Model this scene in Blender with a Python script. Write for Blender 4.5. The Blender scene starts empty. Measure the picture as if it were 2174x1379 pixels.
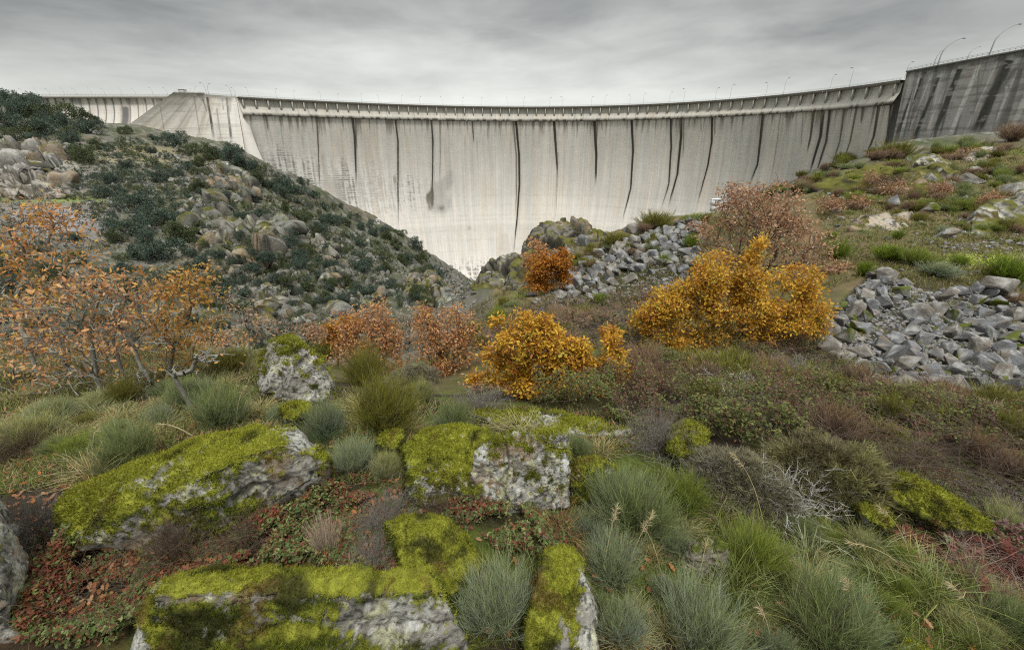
import bpy, bmesh, math, random
import numpy as np
from mathutils import Vector, Matrix

# ------------------------------------------------------------------ camera, sky, sun, exposure
F_PX, CX, CY, HOR = 871.0, 1087.0, 689.5, 312.0      # measured on the photograph (2174 px wide)
PITCH = math.atan((CY - HOR) / F_PX)
CP, SP = math.cos(PITCH), math.sin(PITCH)
scn = bpy.context.scene
COLL = scn.collection
cam_d = bpy.data.cameras.new('camera')
cam = bpy.data.objects.new('camera', cam_d)
COLL.objects.link(cam)
cam_d.sensor_width = 36.0
cam_d.lens = 36.0 * F_PX / 2174.0
cam_d.clip_start, cam_d.clip_end = 0.05, 5000.0
cam.location = (0, 0, 0)
cam.rotation_euler = (math.pi / 2 - PITCH, 0, 0)
scn.camera = cam
scn.view_settings.view_transform = 'Standard'
scn.view_settings.look = 'None'
scn.view_settings.gamma = 1.0
scn.view_settings.exposure = 0.92
scn.cycles.use_denoising = False
scn.cycles.filter_width = 1.15

SUN_EL, SUN_AZ = math.radians(60), math.radians(166)   # azimuth from +Y clockwise: behind and a little right
sun_d = bpy.data.lights.new('sun', 'SUN')
sun_d.energy = 1.5
sun_d.angle = math.radians(12)
sun_d.color = (1.0, 0.96, 0.9)
sun = bpy.data.objects.new('sun', sun_d)
COLL.objects.link(sun)
sd = Vector((math.sin(SUN_AZ) * math.cos(SUN_EL), math.cos(SUN_AZ) * math.cos(SUN_EL), math.sin(SUN_EL)))
sun.rotation_euler = sd.to_track_quat('Z', 'Y').to_euler()

world = bpy.data.worlds.new('World')
scn.world = world
world.use_nodes = True
wt = world.node_tree
wt.nodes.clear()
def wn(t, **k):
    n = wt.nodes.new(t)
    for a, b in k.items(): setattr(n, a, b)
    return n
def wl(a, b): wt.links.new(a, b)
def wmath(op, a, b=None, c=None, clamp=False):
    n = wn('ShaderNodeMath', operation=op, use_clamp=clamp)
    for i, v in enumerate((a, b, c)):
        if v is None: continue
        if isinstance(v, (int, float)): n.inputs[i].default_value = v
        else: wl(v, n.inputs[i])
    return n.outputs[0]
w_out = wn('ShaderNodeOutputWorld'); w_bg = wn('ShaderNodeBackground')
w_bg.inputs['Strength'].default_value = 0.1
sky = wn('ShaderNodeTexSky'); sky.sky_type = 'NISHITA'; sky.sun_disc = False
sky.sun_elevation = SUN_EL; sky.sun_rotation = SUN_AZ
tc = wn('ShaderNodeTexCoord')
sep = wn('ShaderNodeSeparateXYZ'); wl(tc.outputs['Generated'], sep.inputs[0])
dx, dy, dz = sep.outputs
# clouds: noise on the underside of a flat cloud deck, so it stretches towards the horizon
zz = wmath('ADD', wmath('MAXIMUM', dz, 0.0), 0.10)
cxn = wmath('DIVIDE', dx, zz); cyn = wmath('DIVIDE', dy, zz)
cmb = wn('ShaderNodeCombineXYZ'); wl(cxn, cmb.inputs[0]); wl(cyn, cmb.inputs[1])
def wnoise(scale, detail, rough, dist, w):
    n = wn('ShaderNodeTexNoise', noise_dimensions='4D')
    n.inputs['W'].default_value = w
    n.inputs['Scale'].default_value = scale; n.inputs['Detail'].default_value = detail
    n.inputs['Roughness'].default_value = rough; n.inputs['Distortion'].default_value = dist
    wl(cmb.outputs[0], n.inputs['Vector'])
    return n.outputs['Fac']
n_big = wnoise(0.17, 3, 0.5, 0.4, 3.1)
n_mid = wnoise(0.5, 6, 0.52, 0.5, 7.7)
n_fin = wnoise(1.7, 7, 0.55, 0.4, 1.3)
cl = wmath('ADD', wmath('MULTIPLY', n_big, 0.55), wmath('ADD', wmath('MULTIPLY', n_mid, 0.32), wmath('MULTIPLY', n_fin, 0.16)))
ramp = wn('ShaderNodeMapRange'); wl(cl, ramp.inputs['Value'])
ramp.inputs['From Min'].default_value = 0.39; ramp.inputs['From Max'].default_value = 0.61
ramp.inputs['To Min'].default_value = 0.09; ramp.inputs['To Max'].default_value = 0.41
cloud = wmath('ADD', ramp.outputs[0], wmath('MULTIPLY', dx, 0.07))
# thin bright band along the horizon, and a brighter deck towards the zenith (overcast sky)
elev = wmath('MAXIMUM', dz, 0.0)
hz = wmath('POWER', wmath('SUBTRACT', 1.0, wmath('MINIMUM', wmath('DIVIDE', elev, 0.20), 1.0)), 1.3)
cloud = wmath('ADD', wmath('MULTIPLY', cloud, wmath('SUBTRACT', 1.0, wmath('MULTIPLY', hz, 0.72))), wmath('MULTIPLY', hz, 0.52))
zen = wmath('MULTIPLY', wmath('POWER', wmath('MINIMUM', wmath('MAXIMUM', wmath('SUBTRACT', elev, 0.30), 0.0), 0.7), 1.0), 0.85)
cloud = wmath('ADD', cloud, zen)
cv = wn('ShaderNodeCombineColor')
wl(wmath('MULTIPLY', cloud, 10.0), cv.inputs[0]); wl(wmath('MULTIPLY', cloud, 10.05), cv.inputs[1]); wl(wmath('MULTIPLY', cloud, 9.45), cv.inputs[2])
mixw = wn('ShaderNodeMix', data_type='RGBA')
mixw.inputs[0].default_value = 0.94
wl(sky.outputs[0], mixw.inputs[6]); wl(cv.outputs[0], mixw.inputs[7])
wl(mixw.outputs[2], w_bg.inputs['Color']); wl(w_bg.outputs[0], w_out.inputs['Surface'])

# ------------------------------------------------------------------ helpers
rs = np.random.RandomState(11)
def tag(o, label=None, cat=None, group=None, kind=None):
    if label: o['label'] = label
    if cat: o['category'] = cat
    if group: o['group'] = group
    if kind: o['kind'] = kind
    return o
def link(name, me, parent=None):
    o = bpy.data.objects.new(name, me); COLL.objects.link(o)
    if parent is not None: o.parent = parent
    return o
def empty(name, loc=(0, 0, 0)):
    o = bpy.data.objects.new(name, None); COLL.objects.link(o); o.location = loc; o.empty_display_size = 0.3
    return o
def put(src, loc, scale=(1, 1, 1), rot=(0, 0, 0)):
    """a copy of a thing together with its parts"""
    c = src.copy(); COLL.objects.link(c)
    c.location = loc; c.scale = scale; c.rotation_euler = rot
    for ch in src.children:
        k = ch.copy(); COLL.objects.link(k); k.parent = c
        k.matrix_parent_inverse = ch.matrix_parent_inverse.copy()
    return c
def T_of(py):
    y = -(np.asarray(py, float) - CY) / F_PX
    return (-SP + y * CP) / (CP + y * SP)
def at(px, py, Y):
    x = (px - CX) / F_PX; y = -(py - CY) / F_PX
    k = Y / (CP + y * SP)
    return np.array([x * k, Y, (-SP + y * CP) * k])
def atz(px, py, Z):
    x = (px - CX) / F_PX; y = -(py - CY) / F_PX
    k = Z / (-SP + y * CP)
    return np.array([x * k, (CP + y * SP) * k, Z])
def proj(P):
    P = np.asarray(P, float)
    d = np.maximum(P[..., 1] * CP - P[..., 2] * SP, 1e-3)
    v = P[..., 1] * SP + P[..., 2] * CP
    return CX + F_PX * P[..., 0] / d, CY - F_PX * v / d
def odepth(p): return p[1] * CP - p[2] * SP
def _h(ix, iy, iz, seed):
    h = (ix * np.uint32(374761393) + iy * np.uint32(668265263) + iz * np.uint32(2147483647) + np.uint32(seed) * np.uint32(974711)).astype(np.uint32)
    h = (h ^ (h >> np.uint32(13))) * np.uint32(1274126177)
    h = (h ^ (h >> np.uint32(16))) * np.uint32(2246822519)
    return ((h ^ (h >> np.uint32(15))) & np.uint32(0xffff)).astype(np.float32) / 32767.5 - 1.0
def vn(P, seed=0):
    P = np.asarray(P, np.float64)
    f = np.floor(P); i = f.astype(np.int64).astype(np.uint32); t = (P - f).astype(np.float32)
    t = t * t * t * (t * (t * 6 - 15) + 10)
    x0, y0, z0 = i[:, 0], i[:, 1], i[:, 2]; o = np.uint32(1)
    X, Y, Z = t[:, 0], t[:, 1], t[:, 2]
    def lx(yy, zz): return _h(x0, yy, zz, seed) * (1 - X) + _h(x0 + o, yy, zz, seed) * X
    a = lx(y0, z0) * (1 - Y) + lx(y0 + o, z0) * Y
    b = lx(y0, z0 + o) * (1 - Y) + lx(y0 + o, z0 + o) * Y
    return a * (1 - Z) + b * Z
def fbm(P, octv=4, seed=0, gain=0.5, ridged=False):
    P = np.asarray(P, np.float64); s = np.zeros(len(P), np.float32); a = 1.0; tot = 0
    for k in range(octv):
        n = vn(P * (2.03 ** k) + 17.3 * k, seed + k)
        if ridged: n = 1 - 2 * np.abs(n)
        s += a * n; tot += a; a *= gain
    return s / tot
def sstep(a, b, x):
    t = np.clip((x - a) / (b - a), 0, 1); return t * t * (3 - 2 * t)
def mixc(c, d, m):
    c = np.asarray(c, float); d = np.asarray(d, float); m = np.asarray(m)[:, None]
    return c * (1 - m) + d * m
def mesh_np(name, V, faces, col=None, mat=None, smooth=False):
    """faces: list of int arrays (M,k); V (N,3); col (N,3)"""
    me = bpy.data.meshes.new(name)
    V = np.asarray(V, np.float32)
    me.vertices.add(len(V)); me.vertices.foreach_set('co', V.ravel())
    faces = [np.asarray(f, np.int32) for f in faces if len(f)]
    nl = sum(f.size for f in faces); nf = sum(len(f) for f in faces)
    me.loops.add(nl); me.polygons.add(nf)
    me.loops.foreach_set('vertex_index', np.concatenate([f.ravel() for f in faces]))
    tot = np.concatenate([np.full(len(f), f.shape[1], np.int32) for f in faces])
    me.polygons.foreach_set('loop_start', np.concatenate([[0], np.cumsum(tot)[:-1]]).astype(np.int32))
    me.polygons.foreach_set('loop_total', tot)
    if smooth: me.polygons.foreach_set('use_smooth', np.ones(nf, bool))
    me.update(calc_edges=True)
    if col is not None:
        setcol(me, col)
    if mat: me.materials.append(mat)
    return me
def setcol(me, col):
    a = me.color_attributes.new('Col', 'FLOAT_COLOR', 'POINT')
    c = np.ones((len(me.vertices), 4), np.float32); c[:, :3] = np.clip(col, 0, 1)
    a.data.foreach_set('color', c.ravel())
class MB:
    """collects numpy pieces into one mesh"""
    def __init__(s): s.V = []; s.C = []; s.F = {}; s.n = 0
    def add(s, V, F, C):
        V = np.asarray(V, float).reshape(-1, 3)
        C = np.asarray(C, float)
        if C.ndim == 1: C = np.tile(C, (len(V), 1))
        for f in (F if isinstance(F, list) else [F]):
            f = np.asarray(f, np.int64)
            if len(f): s.F.setdefault(f.shape[1], []).append(f + s.n)
        s.V.append(V); s.C.append(C); s.n += len(V)
    def mesh(s, name, mat, smooth=False):
        return mesh_np(name, np.concatenate(s.V), [np.concatenate(f) for f in s.F.values()], np.concatenate(s.C), mat, smooth)
def box(x0, x1, y0, y1, z0, z1):
    V = np.array([(x, y, z) for z in (z0, z1) for y in (y0, y1) for x in (x0, x1)], float)
    return V, np.array([(0, 2, 3, 1), (4, 5, 7, 6), (0, 1, 5, 4), (2, 6, 7, 3), (0, 4, 6, 2), (1, 3, 7, 5)])
def gridf(nu, nv):
    i = np.arange(nu - 1)[:, None] * nv + np.arange(nv - 1)[None, :]
    i = i.ravel(); return np.stack([i, i + 1, i + nv + 1, i + nv], 1)
def tube(P, R, n=6, cap=True):
    P = np.asarray(P, float); R = np.asarray(R, float) * np.ones(len(P))
    T = np.gradient(P, axis=0); T /= np.linalg.norm(T, axis=1)[:, None] + 1e-9
    ref = np.array([0.3, 0.2, 1.0]) if abs(T[0][2]) < 0.9 else np.array([1.0, 0.1, 0])
    A = np.cross(T, ref); A /= np.linalg.norm(A, axis=1)[:, None] + 1e-9
    B = np.cross(T, A)
    a = np.linspace(0, 2 * math.pi, n, endpoint=False)
    V = P[:, None, :] + R[:, None, None] * (np.cos(a)[None, :, None] * A[:, None, :] + np.sin(a)[None, :, None] * B[:, None, :])
    k = np.arange(len(P) - 1)[:, None] * n; j = np.arange(n)[None, :]; j2 = (j + 1) % n
    F = np.stack([(k + j), (k + j2), (k + n + j2), (k + n + j)], -1).reshape(-1, 4)
    return V.reshape(-1, 3), F
def norm(v): return v / (np.linalg.norm(v, axis=-1, keepdims=True) + 1e-9)

# ------------------------------------------------------------------ materials
def mat_col(name, rough=0.85, bump=0.0, bscale=8.0, var=0.25, vscale=3.0, trans=0.0, spec=0.2, fine=None, obj_coord=False):
    """base colour from the mesh's own colours, broken up with noise; optional bump and leaf translucency"""
    m = bpy.data.materials.new(name); m.use_nodes = True
    nt = m.node_tree; nt.nodes.clear(); N = nt.nodes.new; L = nt.links.new
    out = N('ShaderNodeOutputMaterial'); at_ = N('ShaderNodeAttribute'); at_.attribute_name = 'Col'
    p = N('ShaderNodeBsdfPrincipled'); p.inputs['Roughness'].default_value = rough
    p.inputs['Specular IOR Level'].default_value = spec
    co = N('ShaderNodeTexCoord')
    src = co.outputs['Object']
    colour = at_.outputs['Color']
    if var > 0:
        for sc, am in ((vscale, var), (vscale * 7.3, var * 0.7)) if fine is None else ((vscale, var), (fine, var)):
            nz = N('ShaderNodeTexNoise'); nz.inputs['Scale'].default_value = sc; nz.inputs['Detail'].default_value = 4
            nz.inputs['Roughness'].default_value = 0.65
            L(src, nz.inputs['Vector'])
            mr = N('ShaderNodeMapRange'); L(nz.outputs['Fac'], mr.inputs['Value'])
            mr.inputs['From Min'].default_value = 0.25; mr.inputs['From Max'].default_value = 0.75
            mr.inputs['To Min'].default_value = 1 - am; mr.inputs['To Max'].default_value = 1 + am
            mx = N('ShaderNodeVectorMath'); mx.operation = 'SCALE'
            L(colour, mx.inputs[0]); L(mr.outputs[0], mx.inputs['Scale'])
            colour = mx.outputs[0]
    L(colour, p.inputs['Base Color'])
    if bump > 0:
        nb = N('ShaderNodeTexNoise'); nb.inputs['Scale'].default_value = bscale; nb.inputs['Detail'].default_value = 8
        nb.inputs['Roughness'].default_value = 0.7; L(src, nb.inputs['Vector'])
        bp = N('ShaderNodeBump'); bp.inputs['Strength'].default_value = 1.0; bp.inputs['Distance'].default_value = bump
        L(nb.outputs['Fac'], bp.inputs['Height']); L(bp.outputs[0], p.inputs['Normal'])
    if trans > 0:
        tr = N('ShaderNodeBsdfTranslucent'); L(colour, tr.inputs['Color'])
        mx = N('ShaderNodeMixShader'); mx.inputs[0].default_value = trans
        L(p.outputs[0], mx.inputs[1]); L(tr.outputs[0], mx.inputs[2]); L(mx.outputs[0], out.inputs['Surface'])
    else:
        L(p.outputs[0], out.inputs['Surface'])
    return m
M_CONC = mat_col('weathered_concrete', 0.9, 0.25, 0.35, 0.06, 0.15, fine=1.3)
M_CONC2 = mat_col('plain_concrete', 0.9, 0.05, 1.0, 0.10, 0.3)
M_METAL = mat_col('galvanised_metal', 0.5, var=0.0, spec=0.4)
M_PAINT = mat_col('white_paint', 0.6, var=0.05, spec=0.3)
M_ROCK = mat_col('granite', 0.9, 0.02, 26, 0.36, 17, fine=120)
M_ROCKF = mat_col('distant_granite', 0.92, 0.5, 0.7, 0.25, 0.5, fine=2.5)
M_STONE = mat_col('broken_stone', 0.9, 0.03, 9, 0.20, 3, fine=24)
M_GROUND = mat_col('ground', 0.95, 0.05, 5, 0.30, 1.1, fine=14)
M_LEAF = mat_col('leaf', 0.55, var=0.0, trans=0.35, spec=0.3)
M_DARKLEAF = mat_col('evergreen_leaf', 0.6, var=0.0, trans=0.10, spec=0.25)
M_BLADE = mat_col('stem_and_blade', 0.65, var=0.0, trans=0.2, spec=0.2)
M_MOSS = mat_col('moss', 0.95, var=0.0, trans=0.15, spec=0.05)
M_BARK = mat_col('lichened_bark', 0.9, 0.006, 40, 0.30, 14, fine=60)
# ------------------------------------------------------------------ terrain: one height field from surveyed points (photo px, py, forward distance)
GP = []
def gp(Y, *pp):
    for px, py in pp: GP.append((px, py, Y))
for Y, py in ((1.6, 1379), (2.2, 1200), (2.7, 1100), (3.4, 1000)):
    gp(Y, (-300, py), (100, py), (700, py), (1300, py), (1900, py), (2450, py))
gp(0.9, (300, 1700), (1087, 1700), (1900, 1700))
gp(4.5, (0, 900), (400, 900), (800, 900), (1150, 905), (1500, 905), (1900, 915), (2300, 915))
gp(5.4, (0, 848), (500, 848), (850, 855)); gp(6.4, (0, 805), (300, 805), (600, 812), (850, 835))
gp(8.5, (-200, 760), (200, 760), (550, 775), (800, 825), (1000, 835)); gp(12, (-100, 735), (300, 735), (600, 760), (800, 800), (960, 790))
gp(20, (0, 790), (400, 800), (750, 760), (950, 715)); gp(38, (0, 800), (400, 800), (700, 760), (900, 710))
gp(6.0, (1150, 850), (1450, 855), (1800, 862), (2200, 872)); gp(7.3, (1700, 825), (2000, 838), (2250, 845)); gp(8.6, (1200, 790), (1500, 785), (1800, 782), (2174, 790))
gp(11, (1200, 735), (1500, 712), (1750, 700), (2000, 700), (2174, 705)); gp(14, (1750, 625), (1900, 612), (2050, 618), (2174, 625)); gp(15.5, (1110, 700), (1300, 680), (1500, 655))
gp(18, (1750, 565), (1900, 548), (2050, 548), (2174, 560)); gp(22, (1050, 655), (1200, 640), (1350, 622), (1500, 590), (1650, 545), (1850, 510), (2050, 505), (2174, 505))
gp(28, (1000, 622), (1100, 625), (1250, 590), (1400, 555), (1600, 490), (1800, 468), (2000, 452), (2174, 445))
gp(38, (1130, 560), (1210, 515), (1290, 500), (1380, 470), (1500, 462), (1700, 420), (1900, 395), (2100, 375)); gp(50, (1700, 398), (1800, 362), (1900, 350), (2100, 325), (2250, 310))
gp(62, (1880, 312), (2000, 300), (2174, 291), (2400, 290)); gp(120, (1900, 318), (2100, 305), (2400, 300)); gp(240, (1900, 350), (2174, 312))
gp(50, (1000, 690), (1150, 620), (1250, 560), (1400, 520), (1550, 470)); gp(90, (1050, 690), (1200, 680), (1400, 650), (1600, 570), (1700, 500))
gp(200, (1200, 680), (1450, 620), (1700, 520), (1850, 420)); gp(85, (1880, 350), (1780, 425)); gp(350, (1200, 620), (1450, 520), (1600, 430), (1750, 350), (1900, 320))
gp(60, (-200, 700), (0, 690), (400, 705), (650, 715)); gp(75, (690, 690), (300, 640), (850, 695), (0, 630)); gp(100, (800, 655), (600, 595), (300, 560), (0, 545), (940, 675))
gp(125, (600, 525), (750, 570), (300, 500), (0, 475), (880, 625)); gp(140, (900, 638), (960, 668)); gp(170, (850, 565), (700, 500), (450, 425), (250, 410), (0, 405)); gp(220, (960, 622), (920, 570), (700, 440), (990, 640))
gp(200, (100, 345), (0, 355), (300, 362)); gp(240, (800, 473), (640, 390), (400, 330), (250, 310), (0, 290)); gp(290, (870, 512), (560, 352), (400, 308), (250, 288), (100, 250), (0, 220), (-200, 215))
gp(330, (910, 545), (520, 325), (640, 420), (760, 480)); gp(385, (985, 592), (800, 520), (640, 430), (520, 340), (400, 300), (300, 268), (200, 262), (100, 252), (0, 245), (-200, 235)); gp(380, (1010, 602), (1100, 640))
gp(460, (-200, 240), (100, 262), (300, 290), (520, 380), (800, 560), (1087, 620), (1400, 540), (1700, 400), (1900, 320), (2200, 318))
gp(800, (-200, 330), (200, 330), (600, 400), (1087, 420), (1600, 380), (2000, 330), (2300, 330))
GP = np.array(GP, float)
AP = 3.0                                                # the fan of the height field starts 3 m behind the photographer
_P = np.array([at(*g) for g in GP])
def uvt(X, Y): return np.stack([1.7 * X / (Y + AP), np.log(Y + AP)], -1)
_c = uvt(_P[:, 0], _P[:, 1]); _t = _P[:, 2] / (_P[:, 1] + AP)
def _phi(r2): return 0.5 * r2 * np.log(r2 + 1e-9)
_n = len(_c); _K = _phi(((_c[:, None] - _c[None]) ** 2).sum(-1)) + 2e-3 * np.eye(_n)
_A = np.zeros((_n + 3, _n + 3)); _A[:_n, :_n] = _K; _A[:_n, _n] = 1; _A[:_n, _n + 1:] = _c; _A[_n, :_n] = 1; _A[_n + 1:, :_n] = _c.T
_w = np.linalg.solve(_A, np.concatenate([_t, np.zeros(3)]))
NU, NV = 700, 620
gu = np.linspace(-3.2, 3.2, NU); gv = np.linspace(math.log(0.7), math.log(1100), NV)
UU, VV = np.meshgrid(gu, gv, indexing='ij')
q = np.stack([UU.ravel(), VV.ravel()], -1)
tt = np.zeros(len(q))
for s in range(0, len(q), 20000):
    b = q[s:s + 20000]
    tt[s:s + 20000] = _phi(((b[:, None] - _c[None]) ** 2).sum(-1)) @ _w[:_n] + _w[_n] + b @ _w[_n + 1:]
yy = np.exp(q[:, 1]); TX = q[:, 0] / 1.7 * yy; TY = yy - AP; TZ = tt * yy
TP = np.stack([TX, TY, TZ], -1)
# relief: small lumps close by, ledges and broken rock on the far hill
amp_near = 0.035 * sstep(30, 4, TY) + 0.0
TZ = TZ + amp_near * fbm(TP * [1.6, 1.6, 0], 4, 5)
mid = sstep(9, 20, TY) * sstep(90, 55, TY)
TZ = TZ + mid * (0.25 * fbm(TP * [0.35, 0.35, 0], 4, 9) + 0.45 * sstep(16, 26, TY) * fbm(TP * [0.28, 0.28, 0], 4, 12, .6, ridged=True) + 0.10 * fbm(TP * [1.3, 1.3, 0], 3, 10, ridged=True))
far = sstep(50, 75, TY) * sstep(430, 360, TY)
rg = fbm(TP * [0.045, 0.045, 0.03], 5, 21, 0.55, ridged=True)
ld = fbm(TP * [0.12, 0.12, 0.12], 4, 33, 0.55)
hillm = far * sstep(60, 10, TX)
pxT, pyT = proj(np.stack([TX, TY, TZ], -1))
craggy = sstep(330, 480, pxT)
TZ = TZ + hillm * (rg * (1.2 + 2.2 * craggy) + ld * (0.8 + 1.5 * craggy)) * sstep(60, 130, TY + 30)
def ground(x, y):
    x = np.asarray(x, float); y = np.maximum(np.asarray(y, float), -2.2)
    a = (1.7 * x / (y + AP) - gu[0]) / (gu[1] - gu[0]); b = (np.log(y + AP) - gv[0]) / (gv[1] - gv[0])
    a = np.clip(a, 0, NU - 1.001); b = np.clip(b, 0, NV - 1.001)
    i = a.astype(int); j = b.astype(int); fa = a - i; fb = b - j
    Z = TZ.reshape(NU, NV)
    return Z[i, j] * (1 - fa) * (1 - fb) + Z[i + 1, j] * fa * (1 - fb) + Z[i, j + 1] * (1 - fa) * fb + Z[i + 1, j + 1] * fa * fb
_YS = np.exp(np.linspace(math.log(0.6), math.log(700), 1400))
def hit(px, py, lo=0.6, hi=700):
    """first ground point seen at photo pixel(s), vectorised"""
    px = np.atleast_1d(np.asarray(px, float)); py = np.atleast_1d(np.asarray(py, float))
    x = (px - CX) / F_PX; y = -(py - CY) / F_PX
    den = CP + y * SP; sx = x / den; sz = (-SP + y * CP) / den
    ys = _YS[(_YS >= lo) & (_YS <= hi)]
    out = np.full((len(px), 3), np.nan)
    for s in range(0, len(px), 4000):
        sl = slice(s, s + 4000)
        X = sx[sl, None] * ys; D = sz[sl, None] * ys - ground(X, np.broadcast_to(ys, X.shape))
        neg = D < 0; k = neg.argmax(1); ok = neg.any(1) & (k > 0)
        r = np.arange(len(k)); km = np.maximum(k - 1, 0)
        d0 = D[r, km]; d1 = D[r, k]; f = np.where(ok, d0 / (d0 - d1 + 1e-12), 0)
        Y = ys[km] + (ys[k] - ys[km]) * f
        P = np.stack([sx[sl] * Y, Y, sz[sl] * Y], -1); P[~ok] = np.nan
        out[sl] = P
    return out
def hit1(px, py, lo=0.6, hi=700):
    p = hit(px, py, lo, hi)[0]
    if np.isnan(p[0]): p = at(px, py, 30.0); p[2] = ground(p[0], p[1])
    return p
def inpoly(px, py, poly):
    poly = np.asarray(poly, float); ins = np.zeros(len(px), bool); j = len(poly) - 1
    for i in range(len(poly)):
        xi, yi = poly[i]; xj, yj = poly[j]
        c = ((yi > py) != (yj > py)) & (px < (xj - xi) * (py - yi) / (yj - yi + 1e-9) + xi)
        ins ^= c; j = i
    return ins
def polyrand(poly, n, r=rs):
    poly = np.asarray(poly, float); lo = poly.min(0); hi = poly.max(0); out = np.zeros((0, 2))
    while len(out) < n:
        p = lo + r.rand(n * 2, 2) * (hi - lo)
        out = np.concatenate([out, p[inpoly(p[:, 0], p[:, 1], poly)]])
    return out[:n]
BRAMBLE_R = [(1290, 720), (1400, 690), (1560, 735), (1690, 690), (1720, 745), (1850, 800), (1900, 845), (2174, 830), (2300, 860), (2300, 1140), (2120, 1110), (1900, 1030), (1850, 1000), (1600, 960), (1400, 925), (1290, 895), (1130, 868), (1120, 830), (1240, 800)]
# ground colours
TP = np.stack([TX, TY, TZ], -1)
pxT, pyT = proj(TP)
n1 = fbm(TP * [0.9, 0.9, 0], 4, 41); n2 = fbm(TP * [3.1, 3.1, 0], 4, 43); n3 = fbm(TP * [0.06, 0.06, 0.06], 4, 47); n4 = fbm(TP * [0.22, 0.22, 0.22], 4, 51)
nearc = mixc(np.tile((0.03, 0.023, 0.014), (len(TP), 1)), (0.07, 0.09, 0.016), sstep(-0.05, 0.3, n1))
nearc = mixc(nearc, (0.08, 0.045, 0.022), 0.7 * sstep(0.1, 0.4, n2) * sstep(1100, 500, pxT))
nearc = mixc(nearc, (0.12, 0.15, 0.02), 0.6 * sstep(0.1, 0.5, n2) * sstep(1300, 1700, pxT))
midc = mixc(np.tile((0.10, 0.095, 0.038), (len(TP), 1)), (0.135, 0.105, 0.055), sstep(-0.2, 0.3, n1))
midc = mixc(midc, (0.105, 0.125, 0.025), 0.8 * sstep(0.0, 0.35, n4)); midc = mixc(midc, (0.09, 0.07, 0.045), 0.7 * sstep(0.05, 0.4, -n2))
g = np.exp(-((pxT - 2090) / 90) ** 2 - ((pyT - 552) / 14) ** 2); midc = mixc(midc, (0.27, 0.33, 0.05), np.clip(1.2 * g, 0, 1))
bz = inpoly(pxT, pyT, BRAMBLE_R); nearc[bz] = nearc[bz] * 0.4 + np.array((0.03, 0.022, 0.014)) * 0.6; midc[bz & (TY < 14)] = (0.03, 0.023, 0.015); pz = inpoly(pxT, pyT, [(1690, 730), (1790, 635), (1850, 575), (2174, 600), (2200, 850), (1890, 850)]) | inpoly(pxT, pyT, [(1170, 645), (1230, 552), (1350, 495), (1485, 465), (1490, 570), (1430, 630), (1230, 650)]); midc[pz] = midc[pz] * .25 + np.array((.03, .03, .02)) * .75  # under the stone piles the ground is darkened, painting the shade of the gaps
hillc = mixc(np.tile((0.115, 0.115, 0.098), (len(TP), 1)), (0.060, 0.072, 0.032), sstep(-0.25, 0.2, n4))
hillc = mixc(hillc, (0.21, 0.20, 0.18), 0.8 * sstep(0.1, 0.3, fbm(TP * [0.5, 0.5, 0.5], 3, 57)))
hillc = mixc(hillc, (0.13, 0.105, 0.07), 0.5 * sstep(0.05, 0.4, n3)); hillc = mixc(hillc, (0.05, 0.05, 0.035), 0.8 * sstep(0.15, 0.4, -fbm(TP * [0.35, 0.35, 0.35], 3, 61)))
for (bx, by, sx_, sy_, c_, k_) in ((75, 340, 95, 34, (0.36, 0.345, 0.315), 0.9), (70, 400, 100, 17, (0.30, 0.27, 0.24), 0.8), (120, 470, 110, 40, (0.24, 0.225, 0.235), 0.8), (120, 424, 110, 6, (0.19, 0.24, 0.05), 0.9), (450, 468, 50, 22, (0.18, 0.2, 0.04), 0.8), (300, 320, 120, 10, (0.22, 0.19, 0.10), 0.7), (280, 340, 150, 5, (0.27, 0.24, 0.14), 0.7), (920, 610, 60, 50, (0.15, 0.145, 0.135), 0.7)):
    g = np.exp(-((pxT - bx) / sx_) ** 2 - ((pyT - by) / sy_) ** 2) * (TY > 60)
    hillc = mixc(hillc, c_, np.clip(k_ * g * (1.2 + 0.8 * n4), 0, 1))
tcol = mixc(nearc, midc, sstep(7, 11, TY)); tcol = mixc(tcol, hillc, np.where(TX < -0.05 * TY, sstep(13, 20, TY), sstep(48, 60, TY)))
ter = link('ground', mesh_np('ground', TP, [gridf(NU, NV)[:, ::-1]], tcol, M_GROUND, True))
tag(ter, kind='structure')
# ------------------------------------------------------------------ the dam
HC = 40.0
_cr = np.array([atz(px, py, HC) for px, py in [(506, 205.5), (617, 210.5), (700, 216), (845, 221), (990, 225.4), (1135, 227), (1280, 224.4), (1424, 218.7), (1605, 206.7), (1787, 186), (1914, 169.7)]])
A_ = np.c_[2 * _cr[:, 0], 2 * _cr[:, 1], np.ones(len(_cr))]
s_ = np.linalg.lstsq(A_, (_cr[:, :2] ** 2).sum(1), rcond=None)[0]
DC = s_[:2]; DR = math.sqrt(s_[2] + s_[0] ** 2 + s_[1] ** 2)
_th = np.arctan2(_cr[:, 0] - DC[0], _cr[:, 1] - DC[1]); _rr = np.hypot(_cr[:, 0] - DC[0], _cr[:, 1] - DC[1])
_pf = np.polyfit(_th, _rr, 5)
TH0, TH1 = _th[0], _th[-1]
def arch(th, off=0.0, z=0.0):
    th = np.asarray(th, float); r = np.polyval(_pf, th) + off
    return np.stack([DC[0] + r * np.sin(th), DC[1] + r * np.cos(th), np.broadcast_to(z, r.shape) + 0 * r], -1)
_tl = np.linspace(TH0, TH1, 2000); _L = np.concatenate([[0], np.cumsum(np.linalg.norm(np.diff(arch(_tl), axis=0), axis=1))]); ALEN = _L[-1]
def th_at(s): return np.interp(s, _L, _tl)
def face_off(d):
    k = np.clip(d - 14, 0, 200)
    return 1.2 + 6.5 * np.sin(np.pi * np.clip(k, 0, 110) / 110) - 0.0042 * np.clip(k - 75, 0, 200) ** 2
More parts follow.
